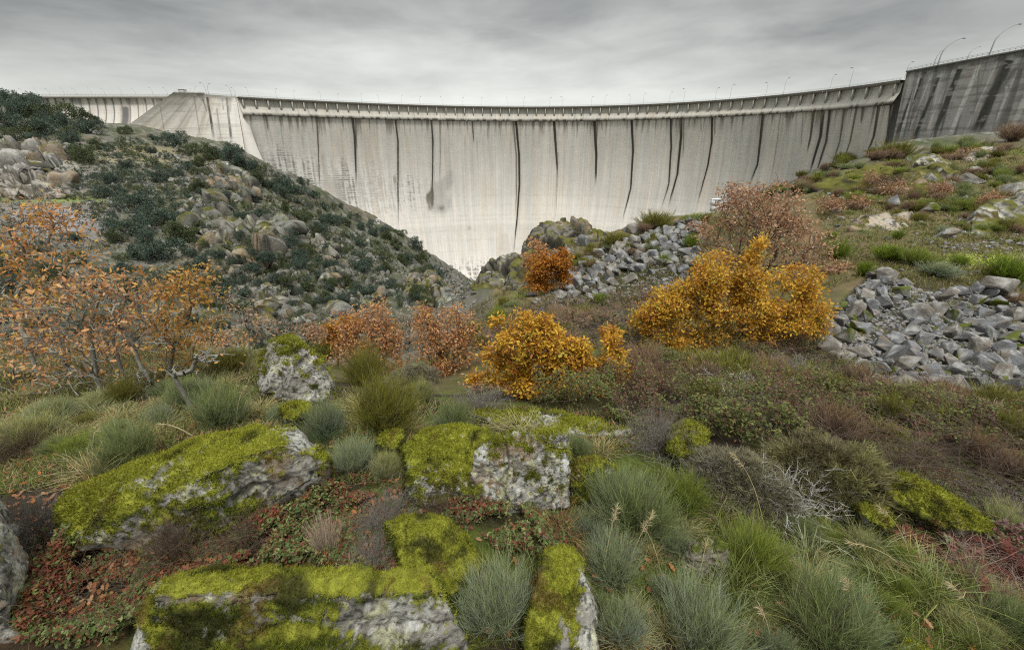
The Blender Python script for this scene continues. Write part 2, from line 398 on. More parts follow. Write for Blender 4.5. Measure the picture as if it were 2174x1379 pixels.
def concrete_cols(S, D, P, base, seed=0, lift=2.2, dark=0.0):
    """stained mass concrete: lift lines, vertical run marks, soft mottling. S along, D down (metres)"""
    n = len(S); Z = np.zeros(n)
    q1 = np.stack([S * 0.9, D * 0.012, Z], -1); q2 = np.stack([S * 0.28, D * 0.02, Z], -1); q3 = np.stack([S * 0.03, D * 0.03, Z], -1)
    v = 1 + 0.14 * fbm(q1, 4, 71 + seed) + 0.12 * fbm(q2, 3, 75 + seed) + 0.07 * fbm(q3, 3, 79 + seed)
    ln = np.abs((D / lift) % 1 - 0.5); v *= 1 - 0.12 * (ln > 0.42) * (0.5 + 0.5 * fbm(np.stack([S * 0.08, D / lift, Z], -1), 2, 83 + seed))
    jt = np.abs((S / 8.6) % 1 - 0.5); v *= 1 - 0.10 * (jt > 0.475)
    c = np.asarray(base)[None] * v[:, None]
    warm = fbm(q2 * [1, 1, 1] + 9.1, 3, 87 + seed)
    c = mixc(c, c * np.array((1.03, 0.97, 0.90)), sstep(0.1, 0.5, warm) * 0.7)
    c = mixc(c, c * np.array((0.94, 0.97, 0.99)), sstep(0.1, 0.5, -warm) * 0.7)
    return c
NS, ND = 1500, 260
ss = np.linspace(0, ALEN, NS); dd = np.concatenate([np.linspace(14.2, 90, 170), np.linspace(90.8, 230, ND - 170)])
S2, D2 = np.meshgrid(ss, dd, indexing='ij'); S2 = S2.ravel(); D2 = D2.ravel()
WP = arch(th_at(S2), face_off(D2)); WP[:, 2] = HC - D2
wpx, wpy = proj(WP)
up = sstep(0, 1, (D2 - 14) / 75)
wc = concrete_cols(S2, D2, WP, (0.60, 0.58, 0.535))
wc = mixc(wc * 0.90, wc * np.array((0.985, 0.98, 0.985)), up)
# worn-off coating: black ladder marks low on the left and at the foot
Z0 = np.zeros(len(S2))
blk = fbm(np.stack([S2 * 0.6, D2 * 0.05, Z0], -1), 3, 91) + 0.6 * fbm(np.stack([S2 * 0.25, D2 * 1.1, Z0], -1), 3, 95)
area = np.exp(-((wpx - 720) / 190) ** 2 - ((wpy - 385 - 0.10 * (wpx - 600)) / 62) ** 2) + 0.75 * np.exp(-((wpx - 1010) / 70) ** 2 - ((wpy - 580) / 38) ** 2) + 0.5 * np.exp(-((wpx - 560) / 60) ** 2 - ((wpy - 330) / 30) ** 2)
ladder = (np.abs((D2 / 2.2) % 1 - 0.5) < 0.33)
seg = sstep(-0.05, 0.2, vn(np.stack([S2 * 0.085, D2 * 0.01, Z0], -1), 99))
wc = mixc(wc, (0.17, 0.165, 0.16), np.clip(0.85 * sstep(0.15, 0.75, blk * 0.8 + 1.05 * area - 0.35) * ladder * (0.35 + 0.65 * seg) * sstep(0.1, 0.4, area), 0, 1))
wc = mixc(wc, (0.72, 0.71, 0.71), 0.5 * sstep(0.1, 0.6, area) * sstep(0, 0.4, -blk))
# dark water runs below the drains, measured on the photograph: [(px, py)...], half width px, strength
STREAKS = [([(512, 232), (516, 300), (520, 322)], 3.0, .8), ([(563, 233), (570, 285)], 3, .75), ([(672, 238), (676, 320), (679, 410)], 2.2, .8), ([(747, 241), (753, 290), (757, 400)], 4.0, .95), ([(754, 241), (758, 330)], 2, .7), ([(838, 243), (845, 300), (845, 400), (846, 490)], 2.6, .95), ([(832, 244), (836, 280)], 1.6, .5), ([(865, 245), (866, 270)], 1.2, .5),
           ([(915, 246), (919, 300), (918, 400), (918, 450)], 2.4, .95), ([(933, 246), (935, 330), (933, 390)], 1.5, .5), ([(1002, 249), (1006, 305)], 2.2, .85), ([(1010, 250), (1012, 262)], 2, .6), ([(1089, 251), (1096, 330), (1096, 420), (1092, 470)], 2.2, .7), ([(1095, 251), (1102, 330), (1103, 390), (1098, 460), (1088, 560)], 3.4, .97), ([(1176, 252), (1181, 330), (1184, 380)], 4.2, .95), ([(1184, 330), (1182, 400), (1180, 470)], 1.2, .4),
           ([(1262, 253), (1266, 330), (1264, 400)], 5.0, .97), ([(1268, 253), (1268, 300)], 2, .5), ([(1277, 254), (1279, 280)], 1.6, .6), ([(1341, 252), (1344, 320), (1339, 400), (1318, 482)], 3.6, .97), ([(1424, 252), (1425, 310), (1420, 390), (1402, 450)], 3.2, .95), ([(1446, 250), (1446, 290), (1438, 370), (1416, 448)], 4.2, .97), ([(1452, 250), (1450, 340)], 1.8, .6), ([(1512, 247), (1511, 300), (1503, 350), (1480, 435)], 3.2, .97), ([(1518, 248), (1517, 290)], 2.0, .6), ([(1488, 249), (1489, 285)], 1.3, .45),
           ([(1620, 243), (1614, 300), (1608, 350), (1590, 395)], 4.4, .95), ([(1657, 243), (1650, 300), (1636, 390)], 1.4, .45), ([(1670, 243), (1668, 252)], 4, .6), ([(1684, 243), (1682, 252)], 3, .6), ([(1727, 240), (1721, 290), (1712, 330)], 4.5, .85), ([(1705, 241), (1700, 320)], 1.3, .45), ([(1747, 238), (1742, 290), (1715, 380)], 5.5, .96), ([(1762, 236), (1754, 300), (1728, 383)], 4.5, .92), ([(1792, 236), (1783, 300), (1760, 370)], 3.2, .75), ([(1818, 234), (1805, 300), (1784, 360)], 3.2, .75), ([(1832, 232), (1828, 265)], 4.5, .7), ([(1865, 231), (1855, 290), (1833, 345)], 4.8, .9), ([(1895, 228), (1886, 290), (1868, 330)], 10, .95)]
rag = fbm(np.stack([S2 * 1.6, D2 * 0.12, Z0], -1), 4, 101); rag2 = fbm(np.stack([S2 * 0.1, D2 * 0.22, Z0], -1), 3, 103)
for pts, hw, k in STREAKS:
    pts = np.array(pts, float); m = (wpy > pts[0, 1] - 6) & (wpy < pts[-1, 1] + 12) & (np.abs(wpx - pts[:, 0].mean()) < 70)
    if not m.any(): continue
    xs = np.interp(wpy[m], pts[:, 1], pts[:, 0]); f = np.clip((wpy[m] - pts[0, 1]) / (pts[-1, 1] - pts[0, 1]), 0, 1)
    w = hw * (1.0 - 0.62 * f) * (1 + 0.30 * rag[m]) * 0.62 + 0.35
    dxp = np.abs(wpx[m] - xs + rag2[m] * 0.25)
    core = sstep(w * 1.35, w * 0.75, dxp + 0.8 * rag[m]) * sstep(1.02, 0.75, f + 0.08 * rag[m])
    halo = np.exp(-(dxp / (2.6 * w + 1)) ** 2) * 0.28 * sstep(1.05, 0.5, f)
    wc[m] = mixc(wc[m], (0.22, 0.19, 0.15), k * halo); wc[m] = mixc(wc[m], (0.028, 0.026, 0.022), k * np.clip(core, 0, 1))
# grime hanging just below the ledge, and the damp patches
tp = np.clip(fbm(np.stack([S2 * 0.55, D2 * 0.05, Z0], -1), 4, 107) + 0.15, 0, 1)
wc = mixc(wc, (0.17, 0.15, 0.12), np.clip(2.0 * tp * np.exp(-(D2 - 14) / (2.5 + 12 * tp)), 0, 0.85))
dn = fbm(np.stack([S2 * .14, D2 * .10, Z0], -1), 5, 109, .6)
def blot(lst, c_, k_):
    global wc
    g = sum(np.exp(-((wpx - x) / a) ** 2 - ((wpy - y) / b) ** 2) * v for x, y, a, b, v in lst); wc = mixc(wc, c_, np.clip(k_ * sstep(.22, .95, g * (1 + .9 * dn + .35 * rag)), 0, 1))
blot([(940, 425, 20, 26, 1), (928, 400, 18, 20, .9), (950, 384, 14, 16, .8), (958, 368, 8, 18, .6), (925, 440, 26, 14, .8)], (.30, .30, .29), .5)
blot([(912, 430, 7, 18, 1.1), (917, 408, 4, 26, 1.1), (908, 420, 5, 10, .8), (936, 440, 12, 9, .6)], (.10, .085, .06), .8)
blot([(839, 378, 6, 14, 1), (848, 372, 4, 8, .7)], (.24, .20, .13), .7); blot([(996, 484, 5, 6, 1)], (.28, .22, .15), .8); blot([(1075, 525, 26, 40, 1)], (.42, .38, .34), .4); blot([(720, 420, 60, 60, .7)], (.45, .44, .42), .4)
dam = link('arch_dam', mesh_np('arch_dam', WP, [gridf(NS, ND)], wc, M_CONC, True))
tag(dam, 'huge curved concrete arch dam streaked with black water stains', 'dam')
# ledge, sloping apron, back wall behind the brackets, deck slab
def sweep(profile, ncol=700, base=(0.42, 0.40, 0.36), seed=3, close=False, tint=None):
    s = np.linspace(0, ALEN, ncol); pr = np.array(profile, float)
    if close: pr = np.concatenate([pr, pr[:1]])
    S, I = np.meshgrid(s, np.arange(len(pr)), indexing='ij'); S = S.ravel(); I = I.ravel()
    P = arch(th_at(S), pr[I, 0]); P[:, 2] = HC + pr[I, 1]
    c = concrete_cols(S, -pr[I, 1], P, base, seed)
    if tint is not None: c = tint(S, pr[I, 1], c)
    return P, gridf(ncol, len(pr)), c
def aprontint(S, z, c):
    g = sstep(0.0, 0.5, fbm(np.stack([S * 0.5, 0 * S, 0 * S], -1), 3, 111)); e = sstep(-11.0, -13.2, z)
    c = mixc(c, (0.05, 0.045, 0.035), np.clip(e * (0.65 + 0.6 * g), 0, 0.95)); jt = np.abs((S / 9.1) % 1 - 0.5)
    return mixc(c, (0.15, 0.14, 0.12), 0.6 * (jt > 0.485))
mb = MB()
z_ap = [(3.2, -1.5), (3.2, -4.0), (3.2, -7.0)] + [(3.2 - 3.8 * k / 10, -7.0 - 6.2 * k / 10) for k in range(1, 11)] + [(-0.6, -13.5), (-0.6, -14.0), (1.0, -14.3)]
mb.add(*sweep(z_ap, 1100, (0.45, 0.435, 0.39), 5, tint=aprontint)); ap = link('apron', mb.mesh('apron', M_CONC, False), dam)
mb = MB(); mb.add(*sweep([(0.0, 0.15), (0.0, -1.5), (6.0, -1.9), (6.0, -0.02), (0.45, 0.0), (0.45, 0.15)], 700, (0.20, 0.19, 0.165), 7, close=True)); link('deck_slab', mb.mesh('deck_slab', M_CONC2), dam)
mb = MB(); mb.add(*sweep([(6.0, -0.1), (14.0, -0.1), (14.0, -30), (18, -60)], 300, (0.25, 0.25, 0.25), 8)); link('road_deck', mb.mesh('road_deck', M_CONC2), dam)
for i, s in enumerate(np.linspace(2.5, ALEN - 3, 63)):
    th = th_at(s); t2 = th_at(min(s + 0.1, ALEN)); a, b = arch(th), arch(t2)
    tx = norm(b - a); ry = norm(arch(th, 5.0) - a)
    V = []
    for sgn in (-0.42, 0.42):
        for o, z in ((0.3, -1.52), (0.55, -6.8), (2.0, -9.1), (3.4, -7.2), (3.4, -1.75)):
            V.append(a + ry * o + tx * sgn + np.array((0, 0, HC + z)))
    F5 = np.array([(4, 3, 2, 1, 0), (5, 6, 7, 8, 9)]); F4 = np.array([(k, (k + 1) % 5, 5 + (k + 1) % 5, 5 + k) for k in range(5)])
    V = np.array(V); cc = np.array((0.36, 0.345, 0.31)) * (0.9 + 0.2 * rs.rand())
    mb = MB(); mb.add(V, [F5, F4], cc); link('bracket', mb.mesh('bracket', M_CONC2), dam)
def rail_on(pts, parent, h=1.1, step=3.0, r=0.07, col=(0.22, 0.22, 0.21)):
    pts = np.asarray(pts, float); mb = MB()
    for k in (h, h * 0.55): mb.add(*tube(pts + (0, 0, k), r, 4), col)
    L = np.concatenate([[0], np.cumsum(np.linalg.norm(np.diff(pts, axis=0), axis=1))])
    for s in np.arange(0, L[-1], step):
        p = np.array([np.interp(s, L, pts[:, j]) for j in range(3)])
        mb.add(*tube(np.array([p, p + (0, 0, h)]), r, 4), col)
    link('railing', mb.mesh('railing', M_METAL), parent)
sr = np.linspace(0, ALEN, 240); rp = arch(th_at(sr), 0.25, HC + 0.15); rail_on(rp, dam, r=0.06)

# --- thrust blocks and wings as slabs of stained concrete: a face grid, extruded back
def slab(name, quad, nu, nv, thick, base, seed, streaks=(), streak_col=(0.03, 0.028, 0.024), lift=2.2, bright=()):
    """quad: world corners top-left, top-right, bottom-right, bottom-left of the visible face"""
    a, b, c, d = [np.asarray(k, float) for k in quad]
    U, W = np.meshgrid(np.linspace(0, 1, nu), np.linspace(0, 1, nv), indexing='ij'); U = U.ravel()[:, None]; W = W.ravel()[:, None]
    P = (a * (1 - U) + b * U) * (1 - W) + (d * (1 - U) + c * U) * W
    S = U[:, 0] * np.linalg.norm(b - a); D = HC + 3 - P[:, 2]
    col = concrete_cols(S, D, P, base, seed, lift)
    rg_ = fbm(np.stack([S * 0.9, D * 0.10, 0 * S], -1), 4, 131 + seed); x_, y_ = proj(P)
    for cset, sc in ((streaks, streak_col), (bright, (0.62, 0.61, 0.59))):
        for (xa, ya, xb, yb, hw, k) in cset:
            f = (y_ - ya) / (yb - ya); xs = xa + (xb - xa) * f
            m = sstep(hw * 1.4, hw * 0.6, np.abs(x_ - xs) + hw * 0.35 * rg_) * ((f > 0) & (f < 1.05)) * sstep(1.05, 0.8, f + 0.1 * rg_)
            col = mixc(col, sc, k * m)
    if seed == 21:
        v_ = fbm(np.stack([S * .5, D * .02, 0 * S], -1), 4, 151); h1 = fbm(np.stack([S * .06, D / 1.1, 0 * S], -1), 4, 153); col = mixc(col, (.30, .25, .19), .40 * sstep(.12, .45, v_)); col = mixc(col, (.32, .31, .28), .4 * sstep(.15, .45, h1)); col = mixc(col, (.66, .64, .6), .4 * sstep(.1, .4, -v_)); col = mixc(col, (.16, .15, .13), .6 * sstep(7, 3, D + 3 * v_))
    if seed == 31:
        h1 = fbm(np.stack([S * .05, D / 1.7, 0 * S], -1), 4, 141); h2 = fbm(np.stack([S * .35, D * .6, 0 * S], -1), 4, 143); col = mixc(col, (.42, .415, .41), .45 * sstep(.15, .4, h1 + .8 * h2)); col = mixc(col, (.09, .09, .085), .40 * sstep(.1, .4, -h1 + .4 * h2)); v_ = fbm(np.stack([S * .45, D * .015, 0 * S], -1), 4, 147); col = mixc(col, (.09, .088, .08), .6 * sstep(.1, .4, v_)); col = mixc(col, (.04, .04, .03), .7 * sstep(8, 3.5, D + 2 * h2))
    F = gridf(nu, nv)
    back = P + np.asarray(thick, float); n = len(P)
    e0 = np.arange(nv); e1 = (nu - 1) * nv + np.arange(nv); t0 = np.arange(nu) * nv; b0 = np.arange(nu) * nv + nv - 1
    sides = []
    for e, fl in ((e0, 0), (e1, 1), (t0, 1), (b0, 0)):
        qd = np.stack([e[:-1], e[1:], e[1:] + n, e[:-1] + n], 1); sides.append(qd if not fl else qd[:, ::-1])
    V = np.concatenate([P, back]); C = np.concatenate([col, col * 0.9])
    return mesh_np(name, V, [F, np.concatenate(sides), F[:, ::-1] + n], C, M_CONC, False)
LA, LB = atz(368, 196, HC + 1), atz(501, 205, HC + 0.6)
LC = at(524, 345, LB[1] - 14); LD = at(225, 300, LA[1] - 4); LD2 = at(300, 330, LA[1] - 14)
me = slab('thrust_block', (LA, LB, LC, LD), 260, 160, (-4, 26, 0), (0.64, 0.615, 0.56), 21,
          [(440, 206, 455, 300, 2.6, .9), (481, 207, 492, 305, 2.6, .85), (488, 208, 489, 240, 2.5, .5), (430, 210, 440, 240, 1.5, .5), (472, 209, 474, 235, 1.6, .5), (412, 205, 425, 290, 1.4, .35), (340, 225, 352, 300, 1.2, .35), (460, 230, 470, 300, 1.6, .4)], bright=[(405, 215, 420, 300, 3, .5)])
lblock = link('thrust_block', me); tag(lblock, 'pale concrete thrust block with slanting left edge at the left end of the arch', 'thrust block')
# curved end of the arch next to the block
mb = MB(); zs = np.linspace(0, 60, 30); V = []
for z in zs:
    k = z / 60; o = LB + (LC - LB) * k; V += [o + (0.3, 0.0, 0), o + (1.5 + 6 * k * k, -2.0 - 2 * k, 0), o + (3 + 9 * k * k, 6, 0)]
V = np.array(V); mb.add(V, gridf(30, 3), concrete_cols(np.tile([0., 2, 4], 30), np.repeat(zs, 3), V, (0.60, 0.57, 0.52), 23)); link('end_fillet', mb.mesh('end_fillet', M_CONC, True), lblock)
rail_on(np.array([LA + (0, 1, 0), LB + (0, 1, 0)]), lblock)
V, F = box(-4, 9, 0, 5, 0, 1.4); mb = MB(); c0 = atz(392, 197, HC + 1); mb.add(V + c0 + (0, 6, 0), F, (0.42, 0.41, 0.38)); V, F = box(-9, -5, 0, 4, 0, 3.0); mb.add(V + c0 + (0, 6, 0), F, (0.5, 0.49, 0.46)); V, F = box(-9.4, -4.6, -.4, 4.4, 3.0, 3.3); mb.add(V + c0 + (0, 6, 0), F, (0.35, 0.34, 0.33))
tag(link('crest_cabin', mb.mesh('crest_cabin', M_CONC2)), 'low flat concrete cabin on top of the left thrust block', 'cabin')
# left wing with curved ribs
wy = atz(180, 203.5, HC)[1]; x0, x1 = atz(-160, 203.5, HC)[0], atz(375, 203.5, HC)[0]
prof = [(0.0, -1.6)] + [(2.5 - 9 * k * k - 1.0 * k, -1.6 - 24 * k) for k in np.linspace(0, 1, 24)]
prof = np.array(prof[1:]); nx = 420; xs = np.linspace(x0, x1, nx)
S, I = np.meshgrid(xs, np.arange(len(prof)), indexing='ij'); S = S.ravel(); I = I.ravel()
P = np.stack([S, wy + prof[I, 0], HC + prof[I, 1]], -1); c = concrete_cols(S, -prof[I, 1], P, (0.55, 0.53, 0.49), 27)
g = np.exp(-((S - (x0 + (x1 - x0) * 0.775)) / 3.2) ** 2) * sstep(6, 10, -prof[I, 1]); c = mixc(c, (0.09, 0.09, 0.095), np.clip(1.3 * g, 0, .9))
c = mixc(c, (0.2, 0.19, 0.17), 0.75 * sstep(0.0, 0.5, fbm(np.stack([S * 0.3, I * 0.08, 0 * S], -1), 3, 29)) * sstep(10, 2, -prof[I, 1]))
wing = link('wing_dam', mesh_np('wing_dam', P, [gridf(nx, len(prof))], c, M_CONC, True)); tag(wing, 'straight ribbed concrete wing dam far left behind the holm oaks', 'dam')
V, F = box(x0, x1, wy - 1.2, wy + 8, HC - 1.6, HC); mb = MB(); mb.add(V, F, (0.33, 0.32, 0.29)); link('deck_slab', mb.mesh('deck_slab', M_CONC2), wing)
for x in np.arange(x0 + 3, x1, 7.0):
    mb = MB(); V = []
    for (o, z) in prof:
        dn = 0.5 + 2.2 * math.exp(z / 5.0)
        V += [(x - .35, wy + o - dn * 0.55, HC + z), (x + .35, wy + o - dn * 0.55, HC + z), (x + .35, wy + o + .2, HC + z), (x - .35, wy + o + .2, HC + z)]
    k = np.arange(len(prof) - 1)[:, None] * 4; j = np.arange(4)[None]
    F = np.stack([k + j, k + (j + 1) % 4, k + 4 + (j + 1) % 4, k + 4 + j], -1).reshape(-1, 4); mb.add(V, F, np.array((0.24, 0.23, 0.21)) * (0.8 + 0.4 * rs.rand())); link('rib', mb.mesh('rib', M_CONC2), wing)
rail_on(np.array([(x0, wy - 1, HC), (x1, wy - 1, HC)]), wing)
# right thrust block
RA, RB = atz(1925, 153.5, HC), atz(2174, 107.5, HC); RB = RB + (RB - RA) * 0.9
RD = at(1893, 308, RA[1] - 1.0); RC = RD + (RB - RA) * 0.99 + (0, 0, 0)
DK = [(1955, 165, 1900, 300, 6, .9), (1993, 165, 1938, 300, 3.6, .9), (1960, 235, 1945, 300, 4, .5), (2038, 147, 1980, 292, 6, .9), (2010, 230, 1995, 290, 2.5, .6), (2142, 128, 2066, 292, 11, .92), (2174, 118, 2120, 200, 4, .4), (2080, 140, 2072, 220, 2, .3)]
BR = [(1950, 165, 1912, 290, 3.2, .8), (1975, 165, 1925, 290, 1.5, .6), (2118, 130, 2045, 290, 2.0, .6), (2160, 150, 2100, 290, 2.5, .6), (2022, 150, 1962, 290, 1.6, .5), (2078, 138, 2016, 290, 4.6, .95), (2000, 150, 1970, 290, 2, .4), (2190, 180, 2140, 290, 6, .7), (2092, 150, 2074, 215, 2, .5), (2137, 184, 2135, 200, 3, .8), (2040, 225, 1960, 240, 2, .2)]
me = slab('thrust_block', (RA, RB, RC, RD), 420, 220, (40, 6, 0), (0.34, 0.335, 0.325), 31, DK, (0.035, 0.035, 0.03), 1.7, BR)
rblock = link('thrust_block', me); tag(rblock, 'dark grey weathered concrete thrust block at the right end of the dam', 'thrust block')
cp_ = MB(); q0, q1 = RA + (-0.7, 0, 0.0), RB + (-0.7, 0, 0.0)
for o in (0,):
    V = np.array([q0, q1, q1 + (3, .3, 0), q0 + (3, .3, 0), q0 + (0, 0, .7), q1 + (0, 0, .7), q1 + (3, .3, .7), q0 + (3, .3, .7)]); cp_.add(V, np.array([(0, 1, 5, 4), (1, 2, 6, 5), (2, 3, 7, 6), (3, 0, 4, 7), (4, 5, 6, 7), (3, 2, 1, 0)]), (0.17, 0.165, 0.15))
link('coping', cp_.mesh('coping', M_CONC2), rblock); rail_on(np.array([q0 + (.4, 0, .7), q1 + (.4, 0, .7)]), rblock, 1.3, 2.4, 0.07)

# --- street lamps along the crest
def lamp_mesh(arm, curved, r=0.11):
    """unit height 1 is 10 m; arm reach in metres"""
    mb = MB(); n = 14; P = []
    for k in range(n):
        t = k / (n - 1)
        if curved: P.append((arm * max(0, (t - 0.35) / 0.65) ** 2.0, 0, 10 * (t - 0.10 * max(0, (t - 0.35) / 0.65) ** 3)))
        else: P.append((arm * sstep(0.86, 1.0, t), 0, 10 * min(t, 0.93 + 0.07 * t)))
    pole = MB(); pole.add(*tube(np.array(P), np.linspace(r * 1.3, r * 0.7, n), 6), (0.28, 0.28, 0.27))
    h = np.array(P[-1]); a = np.linspace(0, 1, 7); H = np.stack([h[0] - 0.15 + 1.5 * a, 0 * a, h[2] - 0.02 - 0.10 * a], -1)
    head = MB(); head.add(*tube(H, 0.24 * np.sqrt(np.clip(4 * a * (1 - a), 0.05, 1)), 8), (0.20, 0.20, 0.20))
    return pole.mesh('lamp_pole', M_METAL), head.mesh('lamp_head', M_METAL)
LM = {k: lamp_mesh(*a) for k, a in {'short': (0.9, False, .08), 'curved': (4.2, True), 'mid': (2.2, True), 'big': (5.6, True, 0.19), 'bigmid': (2.2, True, 0.17)}.items()}
def lamp(base, hgt, kind, az, label, group, wide=1.0):
    e = empty('street_lamp', tuple(base)); e.rotation_euler = (0, 0, az); k = hgt / 10.0; e.scale = (k * wide, k, k)
    o = link('pole', LM[kind][0], e); link('lamp_head', LM[kind][1], e)
    tag(e, label, 'street lamp', group); return e
GL = 'street lamps along the dam crest'
for i, (px, hp) in enumerate([(537, 20), (589, 20), (631, 19), (681, 19), (722, 18), (769, 19), (810, 18), (855, 18), (895, 18), (940, 18), (983, 18), (1022, 18), (1078, 18), (1111, 19), (1165, 19), (1192, 20), (1250, 20), (1280, 21), (1330, 21), (1362, 22), (1416, 23), (1450, 27), (1511, 26), (1548, 29), (1619, 29), (1660, 32), (1745, 31), (1797, 38), (1904, 36)]):
    x = atz(px, np.interp(px, [506, 700, 990, 1135, 1424, 1605, 1787, 1914], [205, 216, 225, 227, 219, 207, 186, 170]), HC)
    th = math.atan2(x[0] - DC[0], x[1] - DC[1]); p = arch(np.array(th), 1.0 if i % 2 else 7.5); p[2] = HC
    side = 'left half' if px < 1000 else 'right half'
    lab = 'slim grey street lamp standing on the crest road over the %s of the arch' % side
    if px == 1904: lab = 'slim street lamp on the arch crest just left of the dark right block'
    lamp(p, hp * odepth(p) / F_PX * 0.95, 'short', -th + (math.pi if i % 3 == 0 else 0.3), lab, GL)
for i, (px, hp) in enumerate([(28, 17), (72, 17), (84, 17), (129, 17), (142, 18), (187, 17), (203, 18), (251, 17), (269, 18), (317, 18), (338, 19)]):
    p = atz(px + 8, 203.5, HC); p[1] = wy + (0.5 if i % 2 else 6)
    lamp(p, hp * odepth(p) / F_PX * .95, 'mid', math.pi * (0.95 if i % 2 else 1.05), 'thin grey street lamp on the road along the far left wing dam', GL)
for px, hp, az, lab in [(399, 11, 0.2, 'shortest street lamp on top of the left thrust block'), (410, 16, 0.0, 'street lamp beside the flat cabin on the left thrust block'), (434, 26, math.pi, 'tall street lamp with arm to the left on the left thrust block'), (439, 24, 0.0, 'tall street lamp with arm to the right on the left thrust block'), (488, 24, math.pi, 'street lamp near the right edge of the left thrust block, arm to the left'), (497, 20, math.pi, 'shorter street lamp at the joint of left thrust block and arch')]:
    p = atz(px, np.interp(px, [368, 501], [197, 206]), HC + .5); p[1] += 3; p[2] = HC + .5
    lamp(p, hp * odepth(p) / F_PX, 'mid', az, lab, GL)
for px, py, hp, az, kind, lab in [(1973, 143, 34, 0.0, 'bigmid', 'straight thin street lamp left of the big curved ones on the right block'), (1982, 141, 56, 0.0, 'big', 'big curved street lamp leaning right near the left end of the right block'), (2045, 127, 26, 0.0, 'big', 'low curved street lamp in the middle of the right block'), (2091, 118, 62, 0.0, 'big', 'tallest curved street lamp on the right block'), (2168, 108, 32, math.pi, 'bigmid', 'street lamp at the right picture edge with its arm to the left')]:
    p = atz(px, py, HC + .7); p[0] += 2.0
    lamp(p, hp * odepth(p) / F_PX, kind, az, lab, GL, 1.0)
# --- small white gauge cabins on the slopes
def cabin(px, py, wpx, lab, Y=None):
    p = hit1(px, py) if Y is None else at(px, py, Y); w = wpx * odepth(p) / F_PX
    e = empty('gauge_cabin', tuple(p)); e.rotation_euler = (0, 0, 0.15)
    mb = MB()
    V, F = box(-.5, .5, -.4, .4, .35, 1.15); mb.add(V * w, F, (0.8, 0.8, 0.82)); link('wall', mb.mesh('wall', M_PAINT), e)
    mb = MB(); V, F = box(-.58, .58, -.5, .5, 1.152, 1.24); mb.add(V * w, F, (0.82, 0.82, 0.84)); link('roof', mb.mesh('roof', M_PAINT), e)
    mb = MB(); V, F = box(-.42, .42, -.32, .32, -0.6, .348); mb.add(V * w, F, (0.62, 0.62, 0.62)); link('plinth', mb.mesh('plinth', M_PAINT), e)
    for x in (-.27, .07):
        mb = MB(); V, F = box(x, x + .24, -.425, -.401, .7, 1.0); mb.add(V * w, F, (0.10, 0.12, 0.2)); link('window', mb.mesh('window', M_METAL), e)
    tag(e, lab, 'cabin', 'white gauge cabins around the dam')
cabin(481, 356, 9, 'small white cabin high on the left hill below the thrust block')
cabin(692, 532, 9, 'small white cabin among rocks in the middle of the left hill')
cabin(803, 474, 7, 'tiny white cabin on the left hill ridge against the dam')
cabin(1516, 440, 14, 'white cabin at the foot of the dam above the brown oak', 44)
# ------------------------------------------------------------------ boulders and rocks
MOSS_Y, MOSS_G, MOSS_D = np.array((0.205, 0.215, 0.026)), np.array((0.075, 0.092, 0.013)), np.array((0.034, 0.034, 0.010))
def hull_mesh(pts):
    bm = bmesh.new()
    for p in pts: bm.verts.new(p)
    r = bmesh.ops.convex_hull(bm, input=bm.verts)
    bmesh.ops.delete(bm, geom=[v for v in bm.verts if not v.link_faces], context='VERTS')
    bmesh.ops.recalc_face_normals(bm, faces=bm.faces)
    me = bpy.data.meshes.new('hull'); bm.to_mesh(me); bm.free(); return me
def remesh(me, size):
    o = bpy.data.objects.new('tmp', me); COLL.objects.link(o)
    md = o.modifiers.new('r', 'REMESH'); md.mode = 'VOXEL'; md.voxel_size = size
    dg = bpy.context.evaluated_depsgraph_get(); dg.update()
    m2 = bpy.data.meshes.new_from_object(o.evaluated_get(dg))
    bpy.data.objects.remove(o); return m2
def getco(me):
    V = np.empty(len(me.vertices) * 3, np.float32); me.vertices.foreach_get('co', V); return V.reshape(-1, 3).astype(float)
def getno(me):
    V = np.empty(len(me.vertices) * 3, np.float32); me.vertices.foreach_get('normal', V); return V.reshape(-1, 3).astype(float)
def smooth(V, me, it, k=0.5):
    E = np.empty(len(me.edges) * 2, np.int32); me.edges.foreach_get('vertices', E); E = E.reshape(-1, 2)
    deg = np.bincount(E.ravel(), minlength=len(V))[:, None] + 1e-9
    for _ in range(it):
        s = np.zeros_like(V)
        for j in range(3): s[:, j] = np.bincount(E[:, 0], V[E[:, 1], j], len(V)) + np.bincount(E[:, 1], V[E[:, 0], j], len(V))
        V = V * (1 - k) + s / deg * k
    return V
